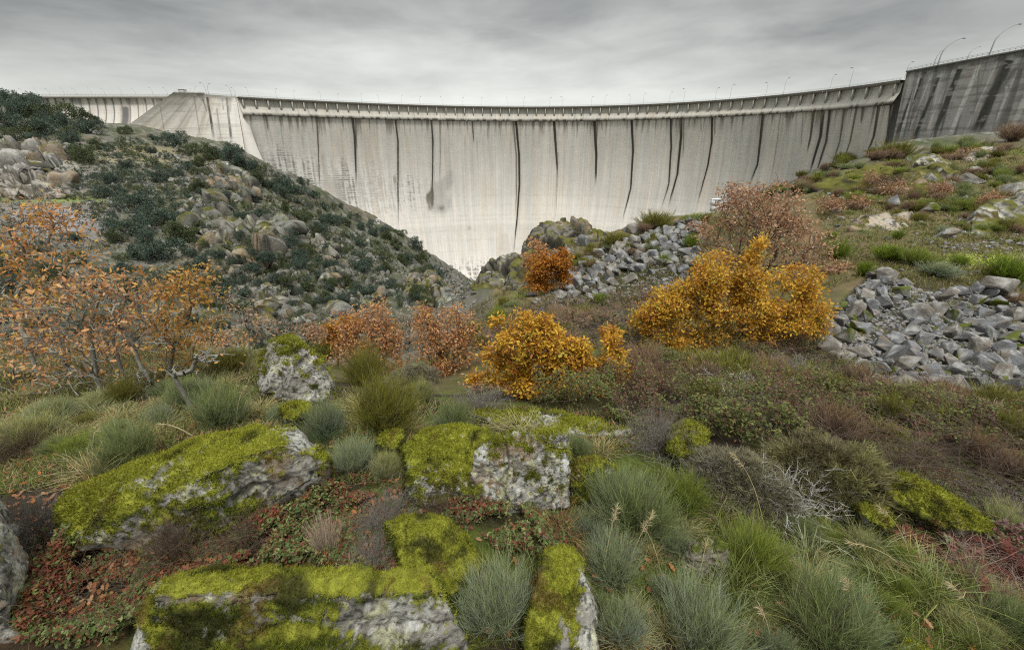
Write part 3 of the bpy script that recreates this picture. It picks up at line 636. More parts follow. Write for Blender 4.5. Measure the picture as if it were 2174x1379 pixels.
def rock_cols(P, N, L, moss, lichen, seed, base=(0.27, 0.26, 0.235)):
    lichen = np.asarray(lichen, float); moss = np.asarray(moss, float)
    q = P / L; n = len(P); hf = max(1.0, L / 0.55) if L < 3 else 1.0
    f1 = fbm(q * 26 * hf, 3, seed + 2); f2 = fbm(q * 11 * hf, 4, seed + 4, .6)
    c = np.tile(np.array(base), (n, 1)) * (0.88 + 0.22 * fbm(q * 5, 4, seed) + .22 * f1)[:, None]
    c = mixc(c, (0.04, 0.04, 0.036), 0.9 * sstep(0.02, 0.26, f2 + .45 * f1))
    c = mixc(c, (0.26, 0.18, 0.10), 0.6 * sstep(0.2, 0.45, fbm(q * 4 + 9, 3, seed + 9) + .3 * f1))
    l = fbm(q * 5.5 + 1, 5, seed + 13, 0.66); l2 = fbm(q * 15 * hf + 1, 4, seed + 15, .6)
    t_ = 0.36 - 0.52 * lichen
    lm = sstep(t_, t_ + .10, l * .85 + 0.65 * l2)
    c = mixc(c, np.array((0.36, 0.36, 0.325)) * (1 + .30 * f1 + .2 * f2)[:, None], lm * 0.9)
    c = mixc(c, (0.50, 0.51, 0.50), .9 * sstep(t_ + .34, t_ + .42, l + .3 * l2))
    c = mixc(c, (0.05, 0.05, 0.04), .9 * lm * sstep(.12, .34, fbm(q * 19 * hf + 7, 3, seed + 17)))
    c = mixc(c, (0.40, 0.40, 0.22), 0.6 * lm * sstep(0.1, 0.35, fbm(q * 13, 3, seed + 19)))
    m = fbm(q * 3.2 + 4, 5, seed + 23, 0.6); m2 = fbm(q * 17 * hf + 4, 4, seed + 25, .6)
    s_ = N[:, 2] * 0.75 + m * 0.75 + m2 * .75 + (moss - 0.5) * 1.5 - 0.22 * lm
    mm = sstep(0.30, 0.40, s_)
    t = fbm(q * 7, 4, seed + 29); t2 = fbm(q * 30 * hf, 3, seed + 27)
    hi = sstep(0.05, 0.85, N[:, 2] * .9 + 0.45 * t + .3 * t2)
    mc = mixc(np.tile(MOSS_G, (n, 1)), MOSS_Y, hi); mc = mixc(mc, MOSS_D, 0.85 * sstep(0.05, 0.40, -t + 0.3 * t2 - .15 * N[:, 2] + .08)); mc = mixc(mc, (0.09, 0.05, 0.02), 0.7 * sstep(0.25, 0.5, fbm(q * 5 + 20, 4, seed + 31) + .3 * t2))  # steep faces take duller, darker moss, with some of their shade painted in
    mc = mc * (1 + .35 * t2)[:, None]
    return mixc(c, mc, mm), mm
def fuzz(P, N, W, n, ln, wd, seed):
    """moss cushions: n tiny blades standing on the surface points with weight W"""
    r = np.random.RandomState(seed); pr = W / W.sum(); idx = r.choice(len(P), n, p=pr)
    b = P[idx] + r.randn(n, 3) * ln * 0.5; d = norm(N[idx] + r.randn(n, 3) * 0.55 + (0, 0, 0.15)); s = norm(np.cross(d, r.randn(n, 3)))
    L = ln * (0.6 + 0.8 * r.rand(n))[:, None]; w = wd * (0.7 + 0.6 * r.rand(n))[:, None]
    b = b - N[idx] * ln * 0.25
    V = np.stack([b - s * w, b + s * w, b + d * L], 1).reshape(-1, 3)
    F = np.arange(n * 3).reshape(-1, 3); return V, F, idx
def boulder(name, pts, label, cat, depth=0.6, moss=0.5, lichen=0.4, seed=1, rough=0.05, round_=2, res=85, base=(0.25, 0.24, 0.215), mossfuzz=0, group=None, mat=None, warp=0.06, spots=(), joint=0, crack=1.0):
    near_ = YK.get(label[:24], 1.0); P = np.array([at(p[0], p[1], p[2] * near_) for p in pts]); ctr = P.mean(0)
    k = 1 + depth / P[:, 1]; B = P * k[:, None]; B[:, 2] -= 0.04 * depth
    lowz = np.array([ground(x, y) for x, y in zip(B[:, 0], B[:, 1])])
    base_ = P.copy(); base_ = base_ * (1 + 0.45 * depth / P[:, 1])[:, None]; base_[:, 2] = np.minimum(base_[:, 2] - 0.02, ground(base_[:, 0], base_[:, 1]) - 0.12)
    A = np.concatenate([P, B, base_]); o0 = np.array([ctr[0], ctr[1], A[:, 2].min()])
    me = hull_mesh([Vector(a - o0) for a in A]); ext = (A.max(0) - A.min(0)); L = float(np.sort(ext)[1])
    me = remesh(me, float(ext.max()) / res); V = getco(me)
    V = smooth(V, me, round_)
    me.vertices.foreach_set('co', V.astype(np.float32).ravel()); me.update(); N = getno(me)
    q = V / L
    V = V + N * L * (warp * fbm(q * 2.1, 3, seed + 40) + rough * fbm(q * 6, 5, seed + 44, 0.6))[:, None]
    V = V + N * L * crack * (0.022 * fbm(q * 3.3 + 5, 4, seed + 52, 0.55, ridged=True))[:, None]
    V = V - N * L * crack * (0.05 * sstep(0.82, 0.97, fbm(q * 1.7 + fbm(q * 4, 2, seed)[:, None] * .12, 1, seed + 48, ridged=True)))[:, None]
    crk = None
    if joint:
        rj = np.random.RandomState(seed + 3); S_ = V[rj.choice(len(V), joint)]; mw = np.array((1, 1, .55)) if joint < 45 else np.array((.5, .8, 1.2)); D_ = np.linalg.norm((V[:, None] + (L * .05 * fbm(q * 5, 2, seed)[:, None, None]) - S_[None]) * mw, axis=2); ii = np.argsort(D_, axis=1)[:, :2]; rr_ = np.arange(len(V))
        gap = D_[rr_, ii[:, 1]] - D_[rr_, ii[:, 0]]; hb = rj.uniform(-.10, .12, joint); tl = rj.randn(joint, 3) * .5
        V = V + N * L * (hb[ii[:, 0]] * sstep(0, .022 * L, gap) + ((V - S_[ii[:, 0]]) / L * tl[ii[:, 0]]).sum(1).clip(-.12, .12) * sstep(0, .022 * L, gap) - .06 * sstep(.03 * L, 0, gap))[:, None]; crk = sstep(.03 * L, .0, gap)
    me.vertices.foreach_set('co', V.astype(np.float32).ravel()); me.update(); N = getno(me)
    mo = np.full(len(V), moss - (.09 if mossfuzz else 0)); li = np.full(len(V), lichen + (.17 if mossfuzz else 0)); vx, vy = proj(V + o0)
    for (sx, sy, ax, ay, dm, dl) in spots:
        g = np.exp(-((vx - sx) / ax) ** 2 - ((vy - sy) / ay) ** 2); g = np.clip(g * (1 + 1.6 * fbm(V / L * 4.2 + sx, 4, seed + 70, .6)), 0, 1); mo = mo + dm * g; li = li + dl * g
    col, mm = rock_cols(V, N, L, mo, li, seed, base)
    if not mossfuzz: col = mixc(col, col * (.50, .47, .75), mm)
    if crk is not None: col = mixc(col, (.05, .048, .035), .8 * crk); col = mixc(col, (.30, .215, .13), .5 * (np.random.RandomState(seed).rand(joint)[ii[:, 0]] < (.06 if joint > 20 else .02)) * (1 - mm))
    V = V + N * (mm * L * (0.012 + 0.018 * fbm(q * 22, 3, seed + 60)))[:, None]
    me.vertices.foreach_set('co', V.astype(np.float32).ravel()); me.update()
    setcol(me, col); me.materials.append(mat or M_ROCK); me.polygons.foreach_set('use_smooth', np.ones(len(me.polygons), bool))
    o = link(name, me); o.location = o0; tag(o, label, cat, group)
    if mossfuzz and mm.sum() > 1:
        d = odepth(ctr); N = getno(me)
        vis = ((V + o0) * N).sum(1) < 0.15 * d
        W = mm ** 2 * vis + 1e-9; ln = 0.0065 * d; Vf, Ff, idx = fuzz(V, N, W, mossfuzz, ln, 0.0011 * d, seed)
        cf = col[idx] * (0.75 + 0.6 * np.random.RandomState(seed).rand(len(idx)))[:, None]
        link('moss', mesh_np('moss', Vf, [Ff], np.repeat(cf, 3, 0), M_MOSS), o)
    return o
YK = {k[:24]: v for k, v in {'rounded yellow-green mossy knob left of the grey heath bush': .92, 'long smooth mossy ridge of rock above the red ferns': .90, 'small mossy stone below the long mossy ridge': .9, 'small moss-capped stone in front of the egg-shaped boulder': .9, 'small mossy stone left of the rounded mossy boulder': .92, 'rounded bright mossy boulder behind the pale notched slab': .91, 'mossy hump-backed boulder just behind the big flat-topped one': .93, 'tip of a mossy white-lichened stone at the bottom edge, right side': .93}.items()}
B = boulder
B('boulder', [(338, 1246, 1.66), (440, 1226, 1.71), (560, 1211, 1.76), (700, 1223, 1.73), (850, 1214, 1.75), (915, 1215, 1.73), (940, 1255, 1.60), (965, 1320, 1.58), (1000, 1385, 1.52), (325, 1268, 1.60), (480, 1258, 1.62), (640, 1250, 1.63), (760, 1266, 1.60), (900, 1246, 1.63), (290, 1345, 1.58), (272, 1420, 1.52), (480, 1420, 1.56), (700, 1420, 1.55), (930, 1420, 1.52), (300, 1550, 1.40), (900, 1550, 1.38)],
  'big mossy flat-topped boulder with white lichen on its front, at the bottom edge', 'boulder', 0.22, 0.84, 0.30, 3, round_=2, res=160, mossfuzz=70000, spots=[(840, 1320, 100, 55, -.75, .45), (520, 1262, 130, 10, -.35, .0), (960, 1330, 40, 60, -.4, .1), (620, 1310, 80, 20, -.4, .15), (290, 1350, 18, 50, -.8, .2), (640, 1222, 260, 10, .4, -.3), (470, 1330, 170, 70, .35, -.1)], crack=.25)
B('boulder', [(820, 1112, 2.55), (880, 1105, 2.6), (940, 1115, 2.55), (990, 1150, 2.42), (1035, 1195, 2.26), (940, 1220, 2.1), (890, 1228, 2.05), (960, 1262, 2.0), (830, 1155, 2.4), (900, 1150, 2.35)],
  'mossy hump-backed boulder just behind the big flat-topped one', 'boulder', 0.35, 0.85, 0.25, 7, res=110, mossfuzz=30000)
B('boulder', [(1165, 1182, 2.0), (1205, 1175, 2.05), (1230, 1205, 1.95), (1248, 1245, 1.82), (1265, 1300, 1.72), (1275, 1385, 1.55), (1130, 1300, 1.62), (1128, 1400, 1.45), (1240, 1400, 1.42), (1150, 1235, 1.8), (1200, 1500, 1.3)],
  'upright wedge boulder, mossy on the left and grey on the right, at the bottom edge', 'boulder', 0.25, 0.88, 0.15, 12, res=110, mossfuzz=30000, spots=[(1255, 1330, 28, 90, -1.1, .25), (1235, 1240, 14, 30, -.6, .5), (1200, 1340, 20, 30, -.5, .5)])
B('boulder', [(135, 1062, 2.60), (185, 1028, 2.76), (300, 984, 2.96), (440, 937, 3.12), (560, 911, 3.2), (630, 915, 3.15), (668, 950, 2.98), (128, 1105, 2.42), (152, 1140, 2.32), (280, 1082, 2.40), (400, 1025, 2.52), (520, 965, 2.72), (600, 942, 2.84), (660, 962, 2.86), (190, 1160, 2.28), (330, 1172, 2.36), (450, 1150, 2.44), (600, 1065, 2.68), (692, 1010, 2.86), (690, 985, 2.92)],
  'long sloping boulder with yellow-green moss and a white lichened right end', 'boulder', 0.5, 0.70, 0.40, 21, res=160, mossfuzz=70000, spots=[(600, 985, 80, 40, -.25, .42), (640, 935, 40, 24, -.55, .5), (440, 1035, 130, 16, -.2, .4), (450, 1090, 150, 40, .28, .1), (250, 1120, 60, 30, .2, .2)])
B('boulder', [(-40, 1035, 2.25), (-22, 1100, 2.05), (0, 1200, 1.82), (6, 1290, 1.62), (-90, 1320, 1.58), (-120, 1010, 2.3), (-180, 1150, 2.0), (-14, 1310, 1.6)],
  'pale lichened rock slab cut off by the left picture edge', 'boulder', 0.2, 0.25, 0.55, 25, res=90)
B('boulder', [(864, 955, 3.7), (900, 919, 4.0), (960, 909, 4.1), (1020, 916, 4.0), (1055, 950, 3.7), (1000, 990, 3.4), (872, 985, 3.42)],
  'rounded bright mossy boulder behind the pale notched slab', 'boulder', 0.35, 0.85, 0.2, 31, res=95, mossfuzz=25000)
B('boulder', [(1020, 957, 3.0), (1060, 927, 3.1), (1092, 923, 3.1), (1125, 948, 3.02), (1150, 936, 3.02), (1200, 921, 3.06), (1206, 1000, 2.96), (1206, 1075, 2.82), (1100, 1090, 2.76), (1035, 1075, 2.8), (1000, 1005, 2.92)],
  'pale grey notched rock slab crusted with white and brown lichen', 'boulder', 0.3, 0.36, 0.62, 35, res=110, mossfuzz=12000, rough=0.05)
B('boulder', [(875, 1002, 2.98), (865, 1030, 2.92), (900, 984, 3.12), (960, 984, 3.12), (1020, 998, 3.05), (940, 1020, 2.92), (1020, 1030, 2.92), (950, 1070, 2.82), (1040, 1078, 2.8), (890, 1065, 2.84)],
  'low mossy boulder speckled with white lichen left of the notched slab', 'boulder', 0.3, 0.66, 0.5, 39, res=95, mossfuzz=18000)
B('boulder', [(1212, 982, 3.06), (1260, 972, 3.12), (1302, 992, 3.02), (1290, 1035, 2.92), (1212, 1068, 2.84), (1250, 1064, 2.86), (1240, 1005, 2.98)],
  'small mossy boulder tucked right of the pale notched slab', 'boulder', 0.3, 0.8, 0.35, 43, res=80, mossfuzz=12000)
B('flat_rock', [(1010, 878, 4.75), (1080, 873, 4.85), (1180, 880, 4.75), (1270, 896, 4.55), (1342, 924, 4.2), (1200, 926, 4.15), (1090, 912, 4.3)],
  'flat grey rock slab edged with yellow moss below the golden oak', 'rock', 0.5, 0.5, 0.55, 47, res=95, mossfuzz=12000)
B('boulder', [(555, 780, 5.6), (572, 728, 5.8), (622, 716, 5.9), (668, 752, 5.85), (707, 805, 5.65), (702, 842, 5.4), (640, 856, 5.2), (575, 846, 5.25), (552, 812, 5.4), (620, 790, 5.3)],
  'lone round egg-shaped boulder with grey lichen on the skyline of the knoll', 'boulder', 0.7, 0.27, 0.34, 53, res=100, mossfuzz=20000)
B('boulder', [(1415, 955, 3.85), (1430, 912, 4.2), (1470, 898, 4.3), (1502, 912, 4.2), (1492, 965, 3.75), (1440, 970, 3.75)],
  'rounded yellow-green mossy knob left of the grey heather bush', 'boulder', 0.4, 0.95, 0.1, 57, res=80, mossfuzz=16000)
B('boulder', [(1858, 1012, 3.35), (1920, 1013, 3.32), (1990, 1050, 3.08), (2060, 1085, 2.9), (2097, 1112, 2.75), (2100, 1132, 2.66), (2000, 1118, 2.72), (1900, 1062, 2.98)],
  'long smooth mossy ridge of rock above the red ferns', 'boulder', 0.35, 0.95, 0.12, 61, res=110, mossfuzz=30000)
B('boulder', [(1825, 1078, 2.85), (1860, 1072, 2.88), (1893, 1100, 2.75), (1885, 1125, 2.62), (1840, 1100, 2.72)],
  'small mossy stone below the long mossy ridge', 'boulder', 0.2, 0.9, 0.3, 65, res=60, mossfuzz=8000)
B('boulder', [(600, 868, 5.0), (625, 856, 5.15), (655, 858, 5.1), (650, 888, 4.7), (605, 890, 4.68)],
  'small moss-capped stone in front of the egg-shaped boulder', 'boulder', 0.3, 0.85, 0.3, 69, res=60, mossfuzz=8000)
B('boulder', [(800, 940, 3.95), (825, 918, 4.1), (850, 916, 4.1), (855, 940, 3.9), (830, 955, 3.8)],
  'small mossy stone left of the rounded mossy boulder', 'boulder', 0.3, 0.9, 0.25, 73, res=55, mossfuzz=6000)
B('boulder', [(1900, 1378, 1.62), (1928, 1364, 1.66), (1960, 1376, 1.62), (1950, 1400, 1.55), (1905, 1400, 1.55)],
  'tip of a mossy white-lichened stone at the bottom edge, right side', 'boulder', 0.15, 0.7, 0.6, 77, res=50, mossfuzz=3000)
# weathered split stump-like rock
st = empty('weathered_stump', tuple(hit1(1495, 1200))); dS = odepth(np.array(st.location)) / F_PX
for (ox, w_, h_, tw) in ((-17, 26, 82, .2), (16, 26, 78, 1.1)):
    n_, m_ = 40, 60; a = np.linspace(0, 2 * math.pi, n_, endpoint=False); z = np.linspace(0, 1, m_)
    A, Zz = np.meshgrid(a, z, indexing='ij'); A = A.ravel(); Zz = Zz.ravel()
    rr = w_ * (1.15 - 0.35 * Zz) * np.sqrt(np.clip(1.03 - Zz ** 9, 0.02, 1)); Q = np.stack([np.cos(A), np.sin(A), Zz * 4], -1)
    rr = rr * (1 + 0.30 * fbm(Q * 2.2 + tw * 10, 5, 201) + 0.12 * fbm(Q * (1, 1, 6), 3, 203)); h2 = h_ * (1 + 0.14 * np.cos(A + tw))
    V = np.stack([ox + rr * np.cos(A), rr * np.sin(A) * .9, Zz * h2 - 8], -1) * dS
    i = np.arange(n_)[:, None] * m_; j = np.arange(m_ - 1)[None]; i2 = (np.arange(n_)[:, None] + 1) % n_ * m_
    F = np.stack([i + j, i2 + j, i2 + j + 1, i + j + 1], -1).reshape(-1, 4)
    col = np.tile((0.26, 0.235, 0.19), (len(V), 1)) * (1 + 0.35 * fbm(Q * (3, 3, 9), 4, 207))[:, None]; col = mixc(col, (0.07, 0.065, 0.05), 0.7 * sstep(.0, .4, fbm(Q * (2, 2, 5), 4, 209))); col = mixc(col, MOSS_G, sstep(.75, .98, Zz + .3 * fbm(Q * 3, 3, 211)))
    mb = MB(); top = np.arange(n_) * m_ + m_ - 1; mb.add(V, [F, top[None, :]], col); link('stub', mb.mesh('stub', M_ROCK, True), st)
tag(st, 'grey weathered forked stump standing among green brooms', 'stump')
def rockish(label, pts, depth, moss, lichen, seed, base=(0.27, 0.26, 0.235), res=80, name='rock_outcrop', rough=.05, round_=3, mat=None, warp=.08, jn=0):
    return boulder(name, pts, label, 'rock', depth, moss - .22, lichen - .16, seed, rough, round_, res, base, 0, None, mat, warp, (), jn)
rockish('tan boulder split under a mossy lid on the right slope', [(1800, 482, 24), (1830, 463, 25), (1890, 455, 25.5), (1928, 452, 26), (1940, 480, 25), (1905, 502, 23.6), (1810, 497, 23.8)], 2, .42, .25, 81, (.36, .31, .25))
rockish('lichened yellow-green outcrop at the right edge of the slope', [(2050, 500, 22), (2060, 460, 24), (2100, 425, 26), (2174, 405, 27), (2230, 420, 27), (2230, 500, 23), (2110, 512, 22)], 3, .42, .45, 85)
rockish('smooth mossy dome on the right ridge below the dam', [(1720, 402, 38), (1775, 374, 40), (1840, 355, 41), (1890, 348, 41), (1885, 390, 37), (1780, 420, 36)], 5, 1.0, .1, 89)
rockish('second mossy dome right of the smooth one on the ridge', [(1870, 400, 34), (1930, 366, 37), (1990, 348, 38), (2030, 370, 37), (1980, 412, 33), (1900, 424, 33)], 4, .8, .25, 93)
rockish('pale pink rock near the top of the right slope', [(2040, 345, 47), (2070, 318, 50), (2110, 312, 51), (2130, 335, 48), (2080, 352, 46)], 3, .3, .5, 97, (.4, .34, .28))
rockish('grey rocks in the middle of the right slope', [(1945, 345, 44), (1975, 330, 46), (2010, 335, 46), (2015, 352, 44), (1960, 360, 43)], 3, .4, .5, 101)
rockish('big rounded grey crag on the central ridge in front of the dam', [(1125, 535, 34.5), (1150, 492, 37), (1195, 474, 38), (1238, 478, 38), (1256, 505, 36.5), (1240, 545, 34), (1150, 562, 33)], 3, .52, .12, 105, (.17, .158, .13), res=95, jn=7)
rockish('cracked grey crag right of the big rounded one', [(1232, 540, 34.5), (1250, 502, 36.5), (1285, 497, 37), (1292, 525, 35.5), (1270, 545, 34)], 2, .5, .2, 109, (.17, .158, .13), jn=6)
rockish('slanting grey crag at the lower end of the central ridge', [(1002, 615, 28.6), (1030, 585, 30), (1062, 560, 31.5), (1092, 552, 32), (1085, 585, 30), (1055, 628, 27.6), (1015, 632, 27.4)], 2.5, .55, .15, 113, (.17, .16, .135), res=95, jn=6)
rockish('small mossy crag between the two grey crags', [(1072, 635, 27.5), (1082, 590, 29.5), (1100, 560, 31.5), (1130, 540, 33), (1150, 570, 31), (1140, 625, 28), (1100, 645, 27)], 2, .6, .15, 117, (.17, .16, .135), jn=6)
OC = [((480, 575), (487, 525), (510, 492), (545, 478), (575, 500), (580, 545), (540, 588)), ((560, 520), (575, 478), (600, 465), (622, 492), (610, 540), (580, 545)), ((400, 455), (420, 432), (455, 428), (475, 450), (450, 478), (415, 480)), ((430, 530), (445, 500), (470, 480), (492, 500), (480, 540)), ((420, 410), (440, 380), (470, 372), (495, 395), (470, 420)), ((475, 400), (500, 375), (530, 382), (545, 410), (505, 425)), ((570, 640), (580, 600), (605, 588), (618, 615), (600, 650)), ((680, 600), (690, 565), (720, 560), (735, 590), (705, 615)), ((700, 655), (712, 630), (740, 622), (752, 650), (725, 668)), ((880, 640), (888, 600), (915, 585), (935, 610), (920, 648)), ((925, 660), (930, 625), (950, 612), (962, 640), (948, 668)), ((850, 610), (860, 585), (880, 578), (890, 600), (870, 625)), ((655, 545), (670, 520), (700, 515), (715, 540), (685, 555)), ((760, 640), (770, 610), (795, 605), (805, 630), (785, 650)), ((610, 690), (620, 655), (645, 650), (655, 680)), ((540, 690), (552, 655), (575, 650), (585, 685))]
ON = ['largest jagged pale crag on the left hill', 'tall pointed crag right of the largest one on the left hill', 'mossy shelf of rock on the left hill', 'cracked grey outcrop left of the largest crag', 'upper grey outcrop near the highest white cabin', 'upper outcrop with pale faces right of its neighbour', 'low pale outcrop at the foot of the left hill', 'broad outcrop below the white cabin among rocks', 'pale block above the copper oaks', 'bluish cliff beside the gorge', 'tan cliff right at the mouth of the gorge', 'grey outcrop above the bluish gorge cliff', 'flat outcrop carrying the white cabin', 'grey outcrop above the left copper oak', 'pale finger of rock left of the copper oak', 'pale rock finger above the egg-shaped boulder']
# angular broken stones, a few shapes, copied
def stone_mesh(seed, n=13, flat=0.62, cols=(0.27, 0.275, 0.28), bevel=0.06, mat=None, rough=.022):
    r = np.random.RandomState(seed); P = norm(r.randn(n, 3)) * (0.42 + 0.16 * r.rand(n, 1)) * (1.15, 0.85, flat)
    bm = bmesh.new()
    for p in P: bm.verts.new(p)
    bmesh.ops.convex_hull(bm, input=bm.verts); bmesh.ops.delete(bm, geom=[v for v in bm.verts if not v.link_faces], context='VERTS')
    bmesh.ops.dissolve_limit(bm, angle_limit=0.25, verts=bm.verts, edges=bm.edges)
    bmesh.ops.bevel(bm, geom=bm.edges[:], offset=bevel * .5, segments=1, affect='EDGES')
    bmesh.ops.triangulate(bm, faces=bm.faces); bmesh.ops.subdivide_edges(bm, edges=bm.edges, cuts=2, use_grid_fill=True)
    bmesh.ops.recalc_face_normals(bm, faces=bm.faces)
    me = bpy.data.meshes.new('stone'); bm.to_mesh(me); bm.free()
    V = getco(me); N = norm(V); V = V + N * (rough * fbm(V * 5, 3, seed))[:, None]; me.vertices.foreach_set('co', V.astype(np.float32).ravel())
    l = fbm(V * 4.5, 4, seed + 3, .6); col = np.array(cols) * (1 + 0.30 * fbm(V * 3, 3, seed + 1))[:, None]
    l3 = fbm(V * 16, 3, seed + 6); col = mixc(col, (0.33, 0.335, 0.325), 0.8 * sstep(0.08, 0.26, l * .8 + .5 * l3)); col = mixc(col, (0.07, 0.07, 0.065), 0.6 * sstep(.1, .35, -l)); col = mixc(col, (.2, .15, .09), .5 * sstep(.2, .5, fbm(V * 2 + 7, 3, seed + 8)))
    setcol(me, col); me.materials.append(mat or M_STONE); return me
STONES = [stone_mesh(300 + k, 9 + k % 6, 0.72 + 0.08 * (k % 4), [(.155, .16, .17), (.19, .19, .195), (.13, .135, .14), (.18, .165, .145)][k % 4]) for k in range(14)]
MSTONES = [];
for k in range(4):
    m_ = STONES[k].copy(); V = getco(m_); N = getno(m_); a = m_.color_attributes['Col']; c = np.empty(len(V) * 4, np.float32); a.data.foreach_get('color', c); c = c.reshape(-1, 4)
    c[:, :3] = mixc(c[:, :3], MOSS_G * 1.1 * (1 + .5 * fbm(V * 9, 3, 335))[:, None], sstep(.0, .3, N[:, 2] * .5 + .9 * fbm(V * 5, 4, 333 + k))); a.data.foreach_set('color', c.ravel()); MSTONES.append(m_)
def stone(px, py, w, label, group, r, mesh=None, lift=0.1, cat='stone'):
    p = hit(px, py, 3)[0]
    if np.isnan(p[0]): return None
    s = w * odepth(p) / F_PX; m = mesh or STONES[r.randint(len(STONES))]
    o = link('rubble_stone', m); o.location = (p[0], p[1], p[2] + s * lift); sc = s * (0.85 + 0.35 * r.rand(3)); o.scale = tuple(sc); o.rotation_euler = tuple(r.uniform(-.9, .9, 2)) + (r.uniform(0, 6.28),)
    tag(o, label, cat, group); return o
PILE_R = [(1705, 715), (1790, 645), (1850, 585), (1905, 590), (1960, 622), (2040, 605), (2130, 612), (2174, 655), (2200, 835), (2090, 838), (1990, 828), (1900, 838), (1825, 790), (1765, 755)]
PILE_M = [(1180, 635), (1230, 562), (1270, 532), (1350, 502), (1420, 482), (1480, 472), (1485, 560), (1430, 620), (1350, 635), (1230, 642)]
r_ = np.random.RandomState(77)
def dart(poly, wmin, wmax, n, k=0.62, pw=2.2):
    C = polyrand(poly, 6000, r_); C = C[fbm(np.stack([C[:, 0] / 70, C[:, 1] / 45, 0 * C[:, 0]], -1), 2, 351) > -.42]; out = []
    W = wmin + (wmax - wmin) * r_.rand(len(C)) ** pw; W = -np.sort(-W)
    A = np.zeros((0, 3))
    for (x, y), w in zip(C, W):
        w2 = w * (0.7 + 0.3 * (y - 580) / 250) if poly is PILE_R else w
        if len(A) and (np.hypot(A[:, 0] - x, (A[:, 1] - y) * 1.45) < k * 0.5 * (A[:, 2] + w2)).any(): continue
        A = np.concatenate([A, [(x, y, w2)]])
        if len(A) >= n: break
    return A
for (x, y, w, lb) in [(1915, 835, 82, 'big pale tent-shaped block at the lower edge of the right stone pile'), (1880, 600, 48, 'pale flat block on top of the right stone pile'), (2105, 628, 62, 'large flat grey block at the upper right of the stone pile'), (2060, 715, 50, 'square grey block in the middle of the right stone pile'), (1885, 730, 55, 'broad grey block in the left middle of the right stone pile'), (2110, 785, 62, 'big rounded block low on the right of the stone pile'), (2150, 775, 55, 'block at the right edge of the stone pile'), (1980, 800, 45, 'mossy dark block low in the right stone pile'), (2140, 800, 52, 'lowest right block of the stone pile'), (1975, 838, 42, 'pale split block beside the tent-shaped block')]:
    stone(x, y, w, lb, 'stones of the right rubble pile', r_, None if 'mossy' not in lb else MSTONES[0], .18)
LBR = 'grey broken stone in the large rubble pile on the right'; LBM = 'grey broken stone in the smaller rubble fall on the central slope'
for x, y, w in dart(PILE_R, 11, 50, 215, .80, 1.9): stone(x, y + w * .25, w * 1.05, LBR if r_.rand() > .0 else '', 'stones of the right rubble pile', r_, MSTONES[r_.randint(4)] if r_.rand() < .17 else None, 0.26)
for x, y, w in dart(PILE_M, 11, 30, 90, .7): stone(x, y + w * .25, w * 1.15, LBM, 'stones of the central rubble fall', r_, None, 0.12)
def stones_stuff(sets, name, label):
    mb = MB(); data = []
    for m in STONES:
        V = getco(m); m.calc_loop_triangles(); F = np.empty(len(m.loop_triangles) * 3, np.int32); m.loop_triangles.foreach_get('vertices', F)
        c = np.empty(len(V) * 4, np.float32); m.color_attributes['Col'].data.foreach_get('color', c); data.append((V, F.reshape(-1, 3), c.reshape(-1, 4)[:, :3]))
    for (poly, n, w0, w1) in sets:
        xy = polyrand(poly, n, r_); P = hit(xy[:, 0], xy[:, 1], 3)
        for p in P:
            if np.isnan(p[0]): continue
            V, F, c = data[r_.randint(len(data))]; s = (w0 + (w1 - w0) * r_.rand() ** 2) * odepth(p) / F_PX; a = r_.uniform(0, 6.28)
            R = np.array(Matrix.Rotation(a, 3, 'Z') @ Matrix.Rotation(r_.uniform(-.6, .6), 3, 'X')); mb.add(V @ R.T * s + p + (0, 0, s * .05), F, c * (.85 + .3 * r_.rand()))
    o = link(name, mb.mesh(name, M_STONE)); tag(o, label, 'rubble', None, 'stuff')
stones_stuff([(PILE_R, 2600, 6, 19), (PILE_M, 620, 5, 15), ([(1850, 580), (2000, 590), (2174, 600), (2174, 520), (1900, 500)], 120, 4, 14), ([(1990, 520), (2174, 505), (2174, 535), (2000, 540)], 70, 5, 16), ([(1440, 470), (1500, 460), (1500, 600), (1440, 620)], 60, 5, 15), ([(1130, 640), (1180, 600), (1200, 650), (1100, 680)], 50, 6, 18), ([(1700, 420), (2174, 330), (2174, 520), (1760, 500)], 200, 4, 16)], 'rubble', 'small grey rubble filling the gaps of the two stone piles')
